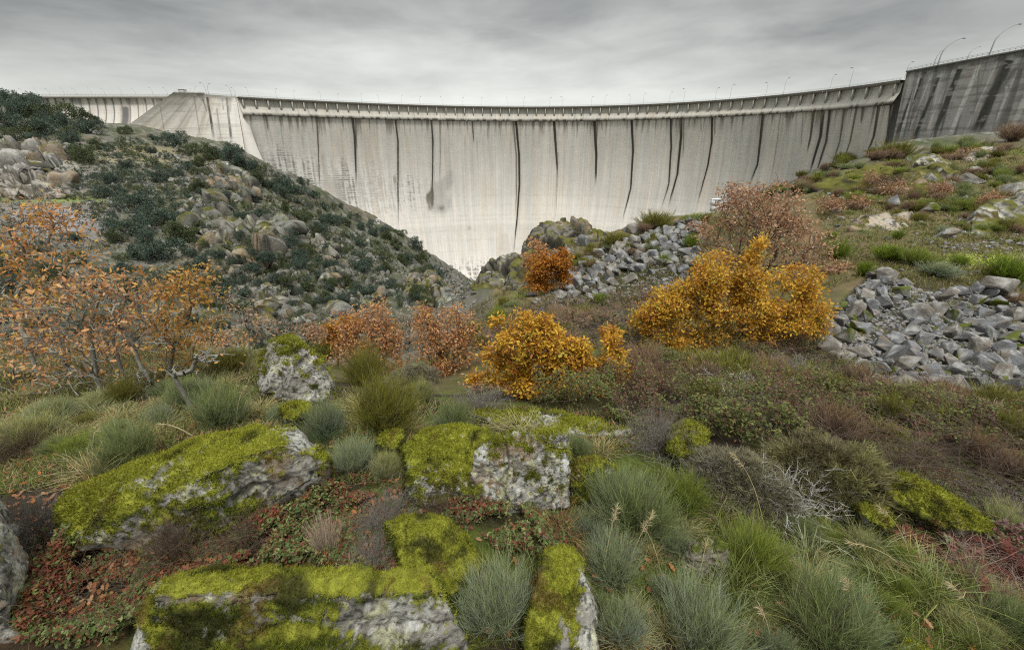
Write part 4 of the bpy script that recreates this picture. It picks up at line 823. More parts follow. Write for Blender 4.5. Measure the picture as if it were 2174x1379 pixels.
# loose rocks all over the left hill
HR = [stone_mesh(400 + k, 12 + k % 5, .95, [(.215, .215, .195), (.24, .23, .20), (.19, .19, .175), (.235, .215, .18)][k % 4], .05, M_ROCKF, .05) for k in range(10)]
HRD = []
for m in HR:
    V = getco(m); m.calc_loop_triangles(); F = np.empty(len(m.loop_triangles) * 3, np.int32); m.loop_triangles.foreach_get('vertices', F); HRD.append((V, F.reshape(-1, 3)))
OC += [((-40, 380), (-20, 322), (60, 310), (120, 318), (150, 345), (140, 378), (60, 388)), ((-40, 420), (-20, 394), (70, 390), (140, 388), (165, 402), (120, 422), (40, 425))]; ON += ['white bare cliff band at the upper left edge', 'pinkish lower cliff band below the white one']
OCS = []
for k, (o_, lb) in enumerate(zip(OC, ON)):
    o_ = np.array(o_, float); cliff = k >= 16; c_ = o_.mean(0); o_ = c_ + (o_ - c_) * (1.0 if cliff else 1.05); bot = o_[:, 1].max(); top = o_[:, 1].min(); Y = hit1(c_[0], bot, 55)[1]; Yt = min(hit1(c_[0], top, 55)[1], Y * 1.3); OCS.append((o_, Y, Yt, bot, top))
    boulder('rock_outcrop', [(x, y, Y + (Yt - Y) * .9 * (bot - y) / (bot - top) - 1.0) for x, y in o_] + [(c_[0] + 8 * j, c_[1] + 6 * i, Y + (Yt - Y) * .9 * (bot - c_[1] - 6 * i) / (bot - top) - 3.2) for i in (-1, 1) for j in (-1, 1)], lb, 'rock', 10, .10 if cliff else .24, .26 if cliff else .10, 131 + 4 * k, .045, 0, 120 if cliff else 85, (.40, .39, .36) if k == 16 else (.34, .31, .27) if k == 17 else (.22, .222, .195) if k % 3 else (.25, .24, .205), 0, None, M_ROCKF, .09, (), 60 if cliff else 44)
HILL_ROCKY = [(400, 400), (480, 360), (560, 400), (640, 440), (740, 490), (830, 530), (930, 570), (985, 595), (960, 660), (900, 670), (820, 650), (760, 690), (640, 700), (540, 700), (470, 660), (430, 560)]
HILL_L = [(0, 430), (240, 420), (400, 410), (430, 560), (470, 660), (300, 600), (0, 560)]
HILL_T = [(150, 310), (420, 320), (520, 330), (560, 370), (400, 400), (200, 400)]
stones_stuff([(HILL_ROCKY, 500, 4, 11), (HILL_L, 700, 3, 8), (HILL_T, 400, 3, 9), ([(0, 300), (250, 320), (250, 440), (0, 430)], 250, 3, 10), ([(940, 560), (1010, 590), (1010, 680), (900, 680)], 160, 5, 16)], 'rubble', 'loose small stones and scree strewn over the left hill')
def hillrocks(poly, n, a, b, lab):
    for x, y in polyrand(poly, n, r_):
        p = hit(x, y, 50)[0]
        if np.isnan(p[0]): continue
        s = (a + (b - a) * r_.rand() ** 2.5) * odepth(p) / F_PX; o = link('hill_rock', HR[r_.randint(10)]); o.location = (p[0], p[1], p[2] + .12 * s); o.scale = (s * r_.uniform(.7, 1.1), s * r_.uniform(.7, 1), s * r_.uniform(.7, 1.5)); o.rotation_euler = (r_.uniform(-.3, .3), r_.uniform(-.4, .4), r_.uniform(0, 6.28)); tag(o, lab, 'rock', 'rocks of the left hill')
hillrocks(HILL_ROCKY, 120, 7, 22, 'pale angular rock on the steep craggy side of the left hill'); hillrocks(HILL_L, 40, 6, 16, 'small pale rock on the grey scree at the left'); hillrocks(HILL_T, 45, 5, 20, 'pale rock on the top shoulder of the left hill near the dam')

for x, y in polyrand([(1720, 460), (1780, 390), (1900, 340), (2060, 305), (2174, 300), (2174, 520), (2050, 520), (1800, 520)], 18, r_):
    stone(x, y, r_.uniform(10, 30) if r_.rand() < .75 else r_.uniform(30, 48), 'grey lichened rock lying on the upper right slope', 'rocks of the upper right slope', r_, MSTONES[r_.randint(4)] if r_.rand() < .4 else HR[r_.randint(10)], .12, 'rock')
for x, y in polyrand([(1110, 610), (1180, 540), (1280, 500), (1400, 465), (1500, 455), (1480, 480), (1260, 540), (1130, 640), (1020, 650)], 26, r_):
    stone(x, y, r_.uniform(12, 36), 'grey rock lying on the central ridge beside the stone fall', 'rocks of the central ridge', r_, STONES[r_.randint(14)], .15, 'rock')
# ------------------------------------------------------------------ plants
def strips(b, d, L, w, up, nseg, r, c0, c1, cvar=.2, wig=0.0):
    """tapered flat stems: base b, direction d, length L, half width w; 'up' bends them (negative droops)"""
    n = len(b); d = norm(d); L = np.broadcast_to(np.asarray(L, float), (n,)); w = np.broadcast_to(np.asarray(w, float), (n,)); up = np.broadcast_to(np.asarray(up, float), (n,))
    s = norm(np.cross(d, r.randn(n, 3))); P = b.copy(); dirs = d.copy(); pts = [P]
    for k in range(nseg):
        dirs = norm(dirs + np.stack([0 * up, 0 * up, up / nseg], -1) + wig * r.randn(n, 3)); P = P + dirs * (L / nseg)[:, None]; pts.append(P)
    V = []; t = np.linspace(0, 1, nseg + 1)
    for k in range(nseg):
        wk = (w * (1 - .75 * t[k]))[:, None]; V += [pts[k] - s * wk, pts[k] + s * wk]
    V.append(pts[nseg]); V = np.stack(V, 1); m = 2 * nseg + 1
    base = np.arange(n)[:, None] * m
    Fq = np.concatenate([base + np.array([2 * k, 2 * k + 1, 2 * k + 3, 2 * k + 2]) for k in range(nseg - 1)]) if nseg > 1 else np.zeros((0, 4), int)
    Ft = base + np.array([2 * nseg - 2, 2 * nseg - 1, 2 * nseg])
    tt = np.concatenate([np.repeat(t[:-1], 2), [1.0]])[None, :, None]
    c0 = np.asarray(c0, float); c1 = np.asarray(c1, float)
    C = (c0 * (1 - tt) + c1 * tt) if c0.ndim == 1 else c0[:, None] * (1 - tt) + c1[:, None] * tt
    C = np.broadcast_to(C, V.shape) * (1 + cvar * (r.rand(n, 1, 1) - .5) * 2)
    return V.reshape(-1, 3), [Fq, Ft], C.reshape(-1, 3), pts
def hemi(n, r, tmax, pw=.7):
    th = tmax * r.rand(n) ** pw; ph = r.rand(n) * 6.2832
    return np.stack([np.sin(th) * np.cos(ph), np.sin(th) * np.sin(ph), np.cos(th)], -1)
BCOL = {'blue': ((.13, .12, .07), (.235, .29, .215)), 'bluegreen': ((.11, .10, .045), (.19, .24, .125)), 'green': ((.09, .10, .03), (.20, .25, .055)), 'bright': ((.08, .10, .02), (.16, .23, .03)),
        'olive': ((.10, .075, .03), (.155, .16, .035)), 'pale': ((.13, .13, .07), (.29, .31, .16)), 'grey': ((.14, .12, .07), (.26, .25, .13)), 'brown': ((.12, .085, .06), (.24, .17, .13)), 'heather': ((.14, .12, .05), (.25, .25, .09))}
BCOL = {k: (tuple(x * .75 for x in v[0]), tuple(min(.6, x * 1.34) for x in v[1])) for k, v in BCOL.items()}  # woody brown stem bases, darkened further to paint the shade inside the bush
def broom_mesh(kind, seed, n1=520, fine=1.0, spread=1.1):
    """unit broom bush: 1 m across, about 0.85 m high: green stems rising from one root, each with side twigs"""
    r = np.random.RandomState(seed); c0, c1 = BCOL[kind]; mb = MB()
    lobes = norm(r.randn(5, 3) * (1, 1, .35) + (0, 0, .55)); 
    d = hemi(n1, r, spread, .62); lj = r.randint(5, size=n1); ll = .72 + .5 * r.rand(5); d = norm(d + (.65 * lobes[lj])); b = r.randn(n1, 3) * (.07, .07, .01); b[:, 2] = np.abs(b[:, 2])
    L = (.36 + .42 * r.rand(n1) ** .7) * ll[lj] * (.80 + .20 * d[:, 2]) * (1 + .22 * (fbm(d * 2.2, 2, seed)))
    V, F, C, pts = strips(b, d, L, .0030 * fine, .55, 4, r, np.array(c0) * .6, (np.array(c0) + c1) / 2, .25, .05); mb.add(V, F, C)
    nt = 22
    for k in range(nt):
        f = .28 + .62 * r.rand(n1); i = np.clip((f * 4).astype(int), 0, 3); q = f * 4 - i; A = np.stack(pts, 0); rr = np.arange(n1)
        p0 = A[i, rr] * (1 - q[:, None]) + A[i + 1, rr] * q[:, None]; dd = norm(A[i + 1, rr] - A[i, rr])
        hue = np.clip(r.rand(n1, 1) + .0, 0, 1); gh = np.clip(.5 + 1.3 * fbm(d * 1.7 + 4, 2, seed + 9) + .5 * (d[:, 2] - .6), 0, 1)[:, None]; cc1 = np.array(c1) * (1 - gh) + np.array(c1) * (1.12, 1.06, .55) * gh; cc1 = cc1 * (.75 + .5 * hue); dead = (np.arange(n1) % 9 == 0)[:, None]; cc1 = np.where(dead, (.24, .19, .14), cc1)
        V, F, C, _ = strips(p0, dd + .30 * r.randn(n1, 3), L * (.16 + .26 * r.rand(n1)), .0017 * fine, .55, 3, r, np.tile((np.array(c0) + np.array(c1)) / 2, (n1, 1)), cc1, .28, .05); mb.add(V, F, C)
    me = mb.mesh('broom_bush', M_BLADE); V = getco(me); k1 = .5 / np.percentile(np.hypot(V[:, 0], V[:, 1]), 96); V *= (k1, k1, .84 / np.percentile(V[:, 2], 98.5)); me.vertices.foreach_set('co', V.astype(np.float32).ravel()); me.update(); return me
def tussock_mesh(c0, c1, seed, n=330, droop=-1.5, wid=.006, spread=.95):
    r = np.random.RandomState(seed); mb = MB(); d = hemi(n, r, spread, .6); b = r.randn(n, 3) * (.10, .10, .01)
    c1 = np.array(c1); cc = c1 * 1.02 * (.7 + .6 * r.rand(n, 1)); cc = np.where(r.rand(n, 1) < .3, cc * (1.25, 1.05, .8), cc)
    V, F, C, _ = strips(b, d, .45 + .45 * r.rand(n), wid, droop * (.5 + .8 * r.rand(n)), 6, r, np.tile(np.array(c0), (n, 1)), cc, .2, .04); mb.add(V, F, C)
    return mb.mesh('grass_tussock', M_BLADE)
def twig_mesh(seed, c0, c1, n=90, spread=1.2, kids=9, kk=5, wig=.10, wid=.005):
    """leafless twiggy shrub"""
    r = np.random.RandomState(seed); mb = MB(); d = hemi(n, r, spread, .7); b = r.randn(n, 3) * (.12, .12, .01); L = .5 + .4 * r.rand(n)
    V, F, C, pts = strips(b, d, L, wid, .1, 5, r, c0, c1, .2, wig); mb.add(V, F, C)
    A = np.stack(pts, 0)
    for k in range(kids):
        f = (.25 + .7 * r.rand(n)) * 5; i = np.clip(f.astype(int), 0, 4); q = (f - i)[:, None]; rr = np.arange(n); p0 = A[i, rr] * (1 - q) + A[i + 1, rr] * q; dd = norm(A[i + 1, rr] - A[i, rr]) + .75 * norm(r.randn(n, 3))
        V, F, C, p2 = strips(p0, dd, .12 + .18 * r.rand(n), wid * .55, .1, 3, r, c0, c1, .25, wig); mb.add(V, F, C); A2 = np.stack(p2, 0)
        for j in range(kk):
            i2 = r.randint(1, 4, n); V, F, C, _ = strips(A2[i2, rr], norm(A2[3] - A2[0]) + .8 * norm(r.randn(n, 3)), .04 + .07 * r.rand(n), wid * .4, 0, 2, r, c0, c1, .3, wig); mb.add(V, F, C)
    return mb.mesh('shrub', M_BLADE)
def heath_mesh(kind, seed, nt=900):
    """dense rounded cushion of short spiky tufts"""
    r = np.random.RandomState(seed); c0, c1 = BCOL[kind]; mb = MB()
    u = hemi(nt, r, 1.75, .75); rad = .44 * (1 + .30 * fbm(u * 2.6, 3, seed)); P = u * rad[:, None] * (1.05, 1.05, .95) * (.72 + .33 * r.rand(nt, 1)); P[:, 2] += .12
    sh = (.75 + .5 * fbm(u * 3.1, 2, seed + 4))[:, None]; tone = np.clip(.5 + 1.1 * fbm(u * 2.2 + 5, 3, seed + 7), 0, 1)[:, None]
    ca = np.array(c1) * (1 - tone) * sh + np.array((.27, .255, .22) if kind == 'grey' else (.25, .21, .14)) * tone * sh
    for k in range(16):
        V, F, C, _ = strips(P, u + .65 * r.randn(nt, 3) + (0, 0, .25), .06 + .07 * r.rand(nt), .0030, .1, 2, r, np.tile(c0, (nt, 1)), ca, .25); mb.add(V, F, C)
    ns = 160; d = hemi(ns, r, 1.5); V, F, C, _ = strips(r.randn(ns, 3) * (.08, .08, 0), d, .42 + .12 * r.rand(ns), .006, .1, 5, r, (.16, .13, .10), (.30, .28, .25), .3, .12); mb.add(V, F, C)
    return mb.mesh('heath_shrub', M_BLADE)
LEAFP = np.array([(0, 0), (.10, .06), (.24, .20), (.36, .12), (.55, .27), (.68, .15), (.86, .17), (1, 0)])
LEAF = np.concatenate([LEAFP, LEAFP[-2:0:-1] * (1, -1)])
def leaves(c, d, size, r, col, shape='lobed', up=None, fold=.25):
    """flat-ish leaves at c pointing along d"""
    n = len(c); d = norm(d); nrm = norm(np.cross(d, r.randn(n, 3))) if up is None else norm(up - (up * d).sum(1, keepdims=True) * d); s = np.cross(nrm, d)
    sh = LEAF if shape == 'lobed' else np.array([(0, 0), (.35, .24), (.75, .20), (1, 0), (.75, -.20), (.35, -.24)]) if shape == 'oval' else np.array([(0, 0), (.5, .3), (1, 0), (.5, -.3)])
    size = np.broadcast_to(np.asarray(size, float), (n,))[:, None, None]
    cu = (r.rand(n) - .35)[:, None] * .5
    V = c[:, None] + size * (sh[None, :, 0, None] * d[:, None] + sh[None, :, 1, None] * s[:, None] + (np.abs(sh[:, 1])[None] * fold + cu * sh[None, :, 0] ** 2 * -.6)[..., None] * nrm[:, None])
    m = len(sh); F = np.arange(n * m).reshape(n, m); C = np.repeat(col, m, 0)
    return V.reshape(-1, 3), F, C
def palette(n, r, cols, wts, var=.25):
    c = np.array(cols, float)[r.choice(len(cols), n, p=np.array(wts, float) / sum(wts))]; return c * (1 + var * (r.rand(n, 1) * 2 - 1))
def skeleton(roots, tips, r, bend=.12):
    """branches: every tip joins the closest suitable point of the growing tree; thicknesses follow the load"""
    nodes = [np.array(p, float) for p in roots[0]]; par = [-1] + list(range(len(nodes) - 1))
    for rt in roots[1:]:
        k = len(nodes); nodes += [np.array(p, float) for p in rt]; par += [-1] + list(range(k, k + len(rt) - 1))
    base = nodes[0]; plen = [0.0]
    for i in range(1, len(nodes)): plen.append(0 if par[i] < 0 else plen[par[i]] + np.linalg.norm(nodes[i] - nodes[par[i]]))
    tips = tips[np.argsort(np.linalg.norm(tips - base, axis=1))]; N = np.array(nodes); PL = np.array(plen); tipid = []
    for t in tips:
        dv = t - N; dist = np.linalg.norm(dv, axis=1); cost = dist + .30 * PL + .9 * np.maximum(0, -dv[:, 2]) * (dist > 0)
        j = int(cost.argmin()); p = N[j]; m = max(1, min(4, int(dist[j] / .22))); prev = j
        for k in range(1, m + 1):
            f = k / m; q = p + (t - p) * f + (r.randn(3) * bend * dist[j] * .35 + np.array((0, 0, .10 * dist[j]))) * math.sin(math.pi * f)
            nodes.append(q); par.append(prev); PL = np.append(PL, PL[prev] + dist[j] / m); N = np.concatenate([N, q[None]]); prev = len(nodes) - 1
        tipid.append(prev)
    return N, np.array(par), np.array(tipid)
def branch_mesh(N, par, tipid, r0, rmin, col, r, expo=.42, name='branches', mat=None):
    load = np.zeros(len(N)); load[tipid] += 1
    for i in range(len(N) - 1, -1, -1):
        if par[i] >= 0: load[par[i]] += load[i]
    load = np.maximum(load, .5); R = np.maximum(rmin, r0 * (load / load.max()) ** expo)
    idx = np.where(par >= 0)[0]; A = N[par[idx]]; Bp = N[idx]; ra = R[par[idx]]; rb = R[idx]; ra = np.minimum(ra, rb * 1.7)
    T = norm(Bp - A); ref = np.where(np.abs(T[:, 2:3]) > .9, (1., 0, 0), (0, 0, 1.)); U = norm(np.cross(T, ref)); W = np.cross(T, U); n = 6; a = np.linspace(0, 2 * math.pi, n, endpoint=False)
    ring = np.cos(a)[None, :, None] * U[:, None] + np.sin(a)[None, :, None] * W[:, None]
    Bx = Bp + T * rb[:, None] * .5
    V = np.concatenate([A[:, None] + ring * ra[:, None, None], Bx[:, None] + ring * rb[:, None, None]], 1)
    k = np.arange(n); k2 = (k + 1) % n; f = np.stack([k, k2, k2 + n, k + n], 1); F = (np.arange(len(idx))[:, None, None] * 2 * n + f[None]).reshape(-1, 4); V = V.reshape(-1, 3)
    nn = fbm(V * 14, 3, 501); c = np.array(col)[None] * (1 + .4 * nn)[:, None]; c = mixc(c, (.34, .36, .30), .75 * sstep(.05, .3, fbm(V * 9 + 3, 3, 503)))
    return mesh_np(name, V, [F], c, mat or M_BARK, True)
def tree(name, base, tips, label, pal, wts, nl, lsize, crad, seed, trunk=None, r0=.07, rmin=.004, bark=(.10, .085, .065), shape='lobed', parts=('trunk', 'crown'), skip=1.0, group=None, cat='tree', lmat=None, extra=None):
    r = np.random.RandomState(seed); base = np.asarray(base, float); tips = np.asarray(tips, float) - base
    rts = trunk if trunk is not None else [[np.zeros(3) + (0, 0, -.1), np.array((.05, 0, .25 * tips[:, 2].mean()))]]
    rts = [[np.asarray(p, float) - (base if trunk is not None else 0) for p in rt] for rt in rts]
    if extra is not None: allt = np.concatenate([tips, np.asarray(extra) - base])
    else: allt = tips
    N, par, tid = skeleton(rts, allt, r); e = empty(name, tuple(base))
    link(parts[0], branch_mesh(N, par, tid, r0, rmin, bark, r, name=parts[0]), e)
    use = tips[r.rand(len(tips)) < skip]; n = len(use) * nl; c = np.repeat(use, nl, 0); off = norm(r.randn(n, 3)) * (r.rand(n, 1) ** .6) * crad * (1, 1, .85)
    d = off / crad + .5 * r.randn(n, 3) + (0, 0, -.15); tone = np.repeat(r.rand(len(use)), nl)
    # each spray keeps its own tone
    base_i = r.choice(len(pal), len(use), p=np.array(wts, float) / sum(wts)); ci = np.repeat(base_i, nl); alt = r.choice(len(pal), n, p=np.array(wts, float) / sum(wts)); ci = np.where(r.rand(n) < .55, ci, alt)
    col = np.array(pal, float)[ci] * (1 + .22 * (r.rand(n, 1) * 2 - 1))
    V, F, C = leaves(c + off, d, lsize * (.7 + .6 * r.rand(n)), r, col, shape); link(parts[1], mesh_np(parts[1], V, [F], C, lmat or M_LEAF), e)
    tag(e, label, cat, group); return e
def lobes_to_tips(lobes, Y, n, r, thick=.8, shell=.55):
    """lobes: (px,py,rx,ry[,dY]) ellipses on the photograph become solid ellipsoids of that real size at distance Y"""
    T = []
    area = np.array([l[2] * l[3] for l in lobes], float); cnt = np.maximum(3, (n * area / area.sum()).astype(int))
    for l, k in zip(lobes, cnt):
        c = at(l[0], l[1], Y + (l[4] if len(l) > 4 else 0)); s = odepth(c) / F_PX; rad = np.array((l[2] * s, thick * .5 * (l[2] + l[3]) * s, l[3] * s))
        ns = max(4, k // 8); sc = norm(r.randn(ns, 3)) * (.35 + .65 * r.rand(ns, 1)); j = r.randint(ns, size=k); u = sc[j] + norm(r.randn(k, 3) + (0, 0, .5)) * (.27 + .16 * r.rand(ns))[j][:, None]
        T.append(c + u * rad)
    return np.concatenate(T)
GOLD = [(.66, .42, .045), (.60, .34, .04), (.48, .23, .035), (.34, .13, .035), (.46, .38, .06), (.24, .20, .04)]
RUST = [(.52, .27, .11), (.44, .20, .085), (.57, .36, .19), (.35, .16, .075), (.58, .35, .09)]
BROWN = [(.44, .27, .16), (.38, .21, .12), (.50, .33, .21), (.28, .14, .08)]
r5 = np.random.RandomState(5)
def oak(label, base_px, Y, lobes, n, nl, ls, cr, pal, wts, seed, r0=.05, skip=1., **k):
    b = at(*base_px, Y); b[2] = ground(b[0], b[1]); t = lobes_to_tips(lobes, Y, n, np.random.RandomState(seed)); g = ground(t[:, 0], t[:, 1]) + .08; t[:, 2] = np.maximum(t[:, 2], g + .1 * np.random.RandomState(seed).rand(len(t)))
    return tree('oak_tree', b, t, label, pal, wts, nl, ls, cr, seed, r0=r0, skip=skip, **k)
oak('bushy golden oak in the middle of the picture above the mossy slabs', (1190, 862), 6.5, [(1110, 712, 62, 56), (1072, 765, 36, 42), (1135, 688, 42, 32), (1150, 765, 75, 62), (1215, 775, 60, 58), (1238, 742, 28, 28), (1300, 728, 32, 34), (1298, 770, 32, 30), (1180, 825, 85, 52), (1255, 815, 58, 50), (1110, 815, 48, 46), (1220, 855, 75, 32), (1020, 802, 24, 18), (1060, 818, 26, 18), (1150, 720, 60, 50)], 1250, 26, .062, .115, GOLD, [4, 4, 3, 1.5, 1, .6], 601, .05, .88)
oak('largest golden oak, standing left of the rubble pile on the right', (1520, 752), 10.2, [(1500, 592, 68, 48), (1460, 642, 75, 58), (1545, 632, 85, 65), (1598, 540, 26, 36), (1595, 600, 55, 50), (1702, 598, 40, 42), (1722, 652, 44, 48), (1650, 662, 75, 52), (1400, 662, 55, 45), (1368, 705, 36, 34), (1440, 710, 75, 45), (1530, 718, 85, 44), (1620, 708, 65, 38), (1700, 700, 55, 36), (1500, 748, 60, 26), (1560, 742, 36, 24)], 2000, 25, .074, .165, GOLD, [4, 4.5, 3, 1, 1.4, .8], 605, .08, .86)
oak('half-bare brown oak rising behind the largest golden oak', (1600, 640), 17, [(1560, 430, 45, 40), (1650, 430, 50, 40), (1610, 480, 80, 45), (1520, 500, 50, 40), (1690, 490, 50, 40), (1540, 550, 60, 35), (1700, 545, 55, 40), (1620, 540, 50, 30), (1770, 590, 50, 36), (1600, 450, 100, 60), (1650, 520, 100, 60), (1570, 410, 40, 22)], 1300, 9, .105, .26, BROWN, [3, 3, 2, 1], 609, .11, .85, extra=lobes_to_tips([(1600, 450, 90, 60), (1640, 520, 110, 60)], 17, 260, r5))
oak('orange oak standing left of the central stone fall', (1165, 628), 25, [(1165, 570, 40, 28), (1190, 555, 22, 18), (1140, 590, 24, 18), (1150, 610, 35, 14), (1195, 590, 20, 20)], 380, 16, .17, .32, [(.46, .20, .025), (.42, .17, .025), (.34, .13, .03), (.5, .26, .03)], [3, 3, 2, 1], 613, .1)
oak('thin reddish oak against the grey crag, behind the orange one', (1135, 580), 29, [(1140, 525, 16, 22), (1130, 550, 18, 18), (1155, 535, 12, 14)], 110, 9, .16, .38, RUST, [1, 1, 2, 1, 1], 617, .07)
oak('copper oak left of the gorge with a yellow flank', (800, 800), 13, [(805, 685, 34, 46), (780, 715, 60, 52), (832, 730, 38, 48), (760, 748, 60, 40), (820, 775, 50, 36), (735, 712, 30, 32)], 900, 7, .09, .22, RUST, [3, 3, 2, 2, 1], 621, .07)
oak('yellow-orange oak at the left side of the copper oak', (715, 765), 13.8, [(708, 710, 20, 22), (725, 720, 20, 22), (750, 690, 22, 20)], 150, 15, .11, .24, [(.46, .27, .03), (.44, .20, .03), (.38, .16, .04)], [2, 2, 1], 625, .05)
oak('copper oak right of its neighbour, below the gorge', (945, 805), 12, [(905, 690, 36, 42), (952, 698, 44, 46), (988, 690, 28, 32), (930, 742, 60, 46), (985, 738, 40, 42), (945, 790, 44, 36)], 900, 7, .085, .20, RUST, [2.5, 3, 2, 2, 1.4], 629, .07)
oak('small orange oak sapling in the brambles below the largest golden oak', (1462, 806), 8.2, [(1465, 775, 10, 14), (1460, 795, 15, 9)], 26, 10, .08, .11, RUST, [1, 1, 1, 1, 2], 633, .02)
oak('grey nearly bare tree between the two copper oaks', (868, 790), 14.5, [(862, 690, 20, 34), (850, 720, 22, 25)], 60, 2, .10, .2, BROWN, [1, 1, 1, 1], 637, .05, .3, extra=lobes_to_tips([(862, 690, 26, 38), (850, 720, 26, 28)], 14.5, 150, r5))
oak('pale bare thicket tree with few leaves above the egg-shaped boulder', (610, 745), 11, [(560, 690, 60, 26), (620, 700, 30, 20)], 110, 3, .09, .2, BROWN, [1, 1, 2, 1], 641, .04, .5, extra=lobes_to_tips([(570, 690, 75, 36)], 11, 220, r5))
# the lichened multi-stemmed oaks on the left
def stem(pts, Y0, dY=0): 
    q = [at(x, y, Y0 + (dY * k / max(1, len(pts) - 1))) for k, (x, y) in enumerate(pts)]; return q
def left_oak(label, stems, Y, lobes, n, nl, seed, r0, pal=None, skip=.8, ext=420, ls=.068):
    sts = [stem(s, Y, dy) for s, dy in stems]
    for s in sts: s[0][2] = min(s[0][2], ground(s[0][0], s[0][1])) - .05
    b = sts[0][0].copy(); t = lobes_to_tips(lobes, Y, n, np.random.RandomState(seed)); ex = lobes_to_tips([(l[0], l[1], l[2] * 1.1, l[3] * 1.1) for l in lobes], Y, ext, np.random.RandomState(seed + 1))
    g = ground(t[:, 0], t[:, 1]) + .3; t = t[t[:, 2] > g]
    return tree('oak_tree', b, t, label, pal or RUST, [3, 2, 3, 1, 2][:len(pal or RUST)], nl, ls, .21, seed, trunk=sts, r0=r0, skip=skip, extra=ex, rmin=.0042, bark=(.17, .16, .14))
left_oak('tall orange oak at the left edge with two leaning lichened stems', [([(100, 840), (60, 740), (30, 640), (75, 540), (90, 470)], .3), ([(92, 845), (150, 790), (120, 700)], -.2)], 6.4, [(60, 470, 60, 40), (130, 470, 50, 40), (90, 530, 50, 45), (60, 640, 75, 50), (20, 580, 40, 60), (30, 720, 60, 60), (120, 620, 60, 40), (90, 435, 50, 22), (20, 790, 40, 30), (150, 560, 50, 40), (40, 540, 50, 40)], 560, 4, 651, .038, [(.52, .25, .07), (.46, .20, .07), (.52, .32, .15), (.38, .16, .08), (.54, .34, .07)])
left_oak('spreading rusty oak with several lichen-crusted stems left of centre', [([(235, 885), (205, 800), (190, 700), (215, 620)], .1), ([(295, 875), (265, 810), (240, 720), (280, 600)], .3), ([(230, 905), (190, 860)], -.2)], 5.6, [(200, 620, 70, 40), (130, 650, 60, 50), (230, 680, 80, 50), (180, 720, 90, 36), (290, 640, 50, 40), (100, 730, 60, 30), (300, 710, 60, 40), (250, 600, 50, 30), (60, 690, 60, 40), (150, 800, 90, 40), (290, 800, 50, 35)], 600, 4, 655, .036, None, .78, 1300)
left_oak('orange-topped oak with a crooked dark stem, right of the rusty one', [([(355, 800), (368, 740), (350, 690), (370, 640)], .1), ([(350, 830), (352, 780), (355, 700)], .1)], 6.6, [(385, 592, 60, 24), (355, 630, 60, 40), (420, 640, 48, 44), (340, 685, 60, 40), (425, 695, 55, 34), (380, 740, 70, 36), (300, 600, 40, 30)], 420, 6, 659, .03, [(.48, .26, .06), (.44, .20, .05), (.46, .30, .10), (.36, .15, .05), (.5, .32, .06)], .85, 120)
left_oak('bare crooked grey sapling with a forked lichened stem', [([(388, 915), (385, 870), (400, 825), (440, 770), (480, 735)], .2), ([(396, 830), (370, 800), (350, 785)], 0), ([(385, 870), (430, 890)], 0)], 5.0, [(450, 750, 45, 30), (380, 790, 40, 20)], 14, 2, 663, .03, None, .4, 60)
left_oak('thin leafless oak sapling behind the crooked one', [([(530, 790), (528, 700), (525, 650)], .1)], 9.5, [(500, 650, 40, 30), (540, 670, 40, 40), (480, 700, 50, 30)], 90, 4, 667, .025, BROWN, .6, 120)
for k_, (x, y, w, h, lb) in enumerate([(470, 735, 50, 40, 'small rust-leaved oak on the left knoll edge'), (655, 715, 45, 30, 'sparse pinkish oak right above the egg-shaped boulder'), (200, 770, 70, 45, 'sparse rusty sapling behind the spreading oak'), (60, 770, 60, 40, 'rusty sapling low at the left edge'), (420, 745, 40, 35, 'pale sparse oak behind the orange-topped one'), (1010, 815, 30, 24, 'low orange oak shoot left of the golden oak')]):
    oak(lb, (x, y + 20), 12 + k_ if y < 760 else 8.5, [(x, y - h * .5, w, h * .6), (x + w * .5, y - h * .2, w * .6, h * .5)], 120, 5, .085, .26, BROWN if k_ % 2 else RUST, [1, 1, 1, 1, 1][:4 + (k_ % 2 == 0)], 670 + k_, .03, .8, extra=lobes_to_tips([(x, y - h * .3, w * 1.1, h * .8)], 12 + k_ if y < 760 else 8.5, 90, r5))
# ------------------------------------------------------------------ brooms, heaths, tussocks
BM = {}
def bush(kind, px, py, w, h, label, cat='broom bush', name='broom_bush', group=None, mesh=None, lo=.6):
    if mesh is None: w *= .90; h *= .74 if py > 850 else .86
    p = hit1(px, py, lo); s = w * odepth(p) / F_PX
    if mesh is None:
        v = int(r5.randint(2 if s < 1.3 else 1)) ; key = (kind, v, p[1] > 9)
        if key not in BM: BM[key] = broom_mesh(kind, 700 + len(BM) * 7, 460 if p[1] < 9 else 200, 1.0 if p[1] < 9 else 2.2)
        mesh = BM[key]
    o = link(name, mesh); a = math.atan2(-p[2], p[1]); hz = max(.35, (h * odepth(p) / F_PX - .28 * s * math.sin(a)) / max(.35, math.cos(a)) / .82 / s) * s
    o.location = tuple(p - (0, 0, .02)); o.scale = (s * 1.02, s * 1.0, min(hz, ((.86 if p[1] < 2.6 else .92 if p[1] < 4 else 1.1) if name == 'broom_bush' else 1.0 if name == 'heath_shrub' else 1.7) * s)); o.rotation_euler = (r5.uniform(-.2, .2), r5.uniform(-.2, .2), r5.uniform(0, 6.28)); tag(o, label, cat, group); return o
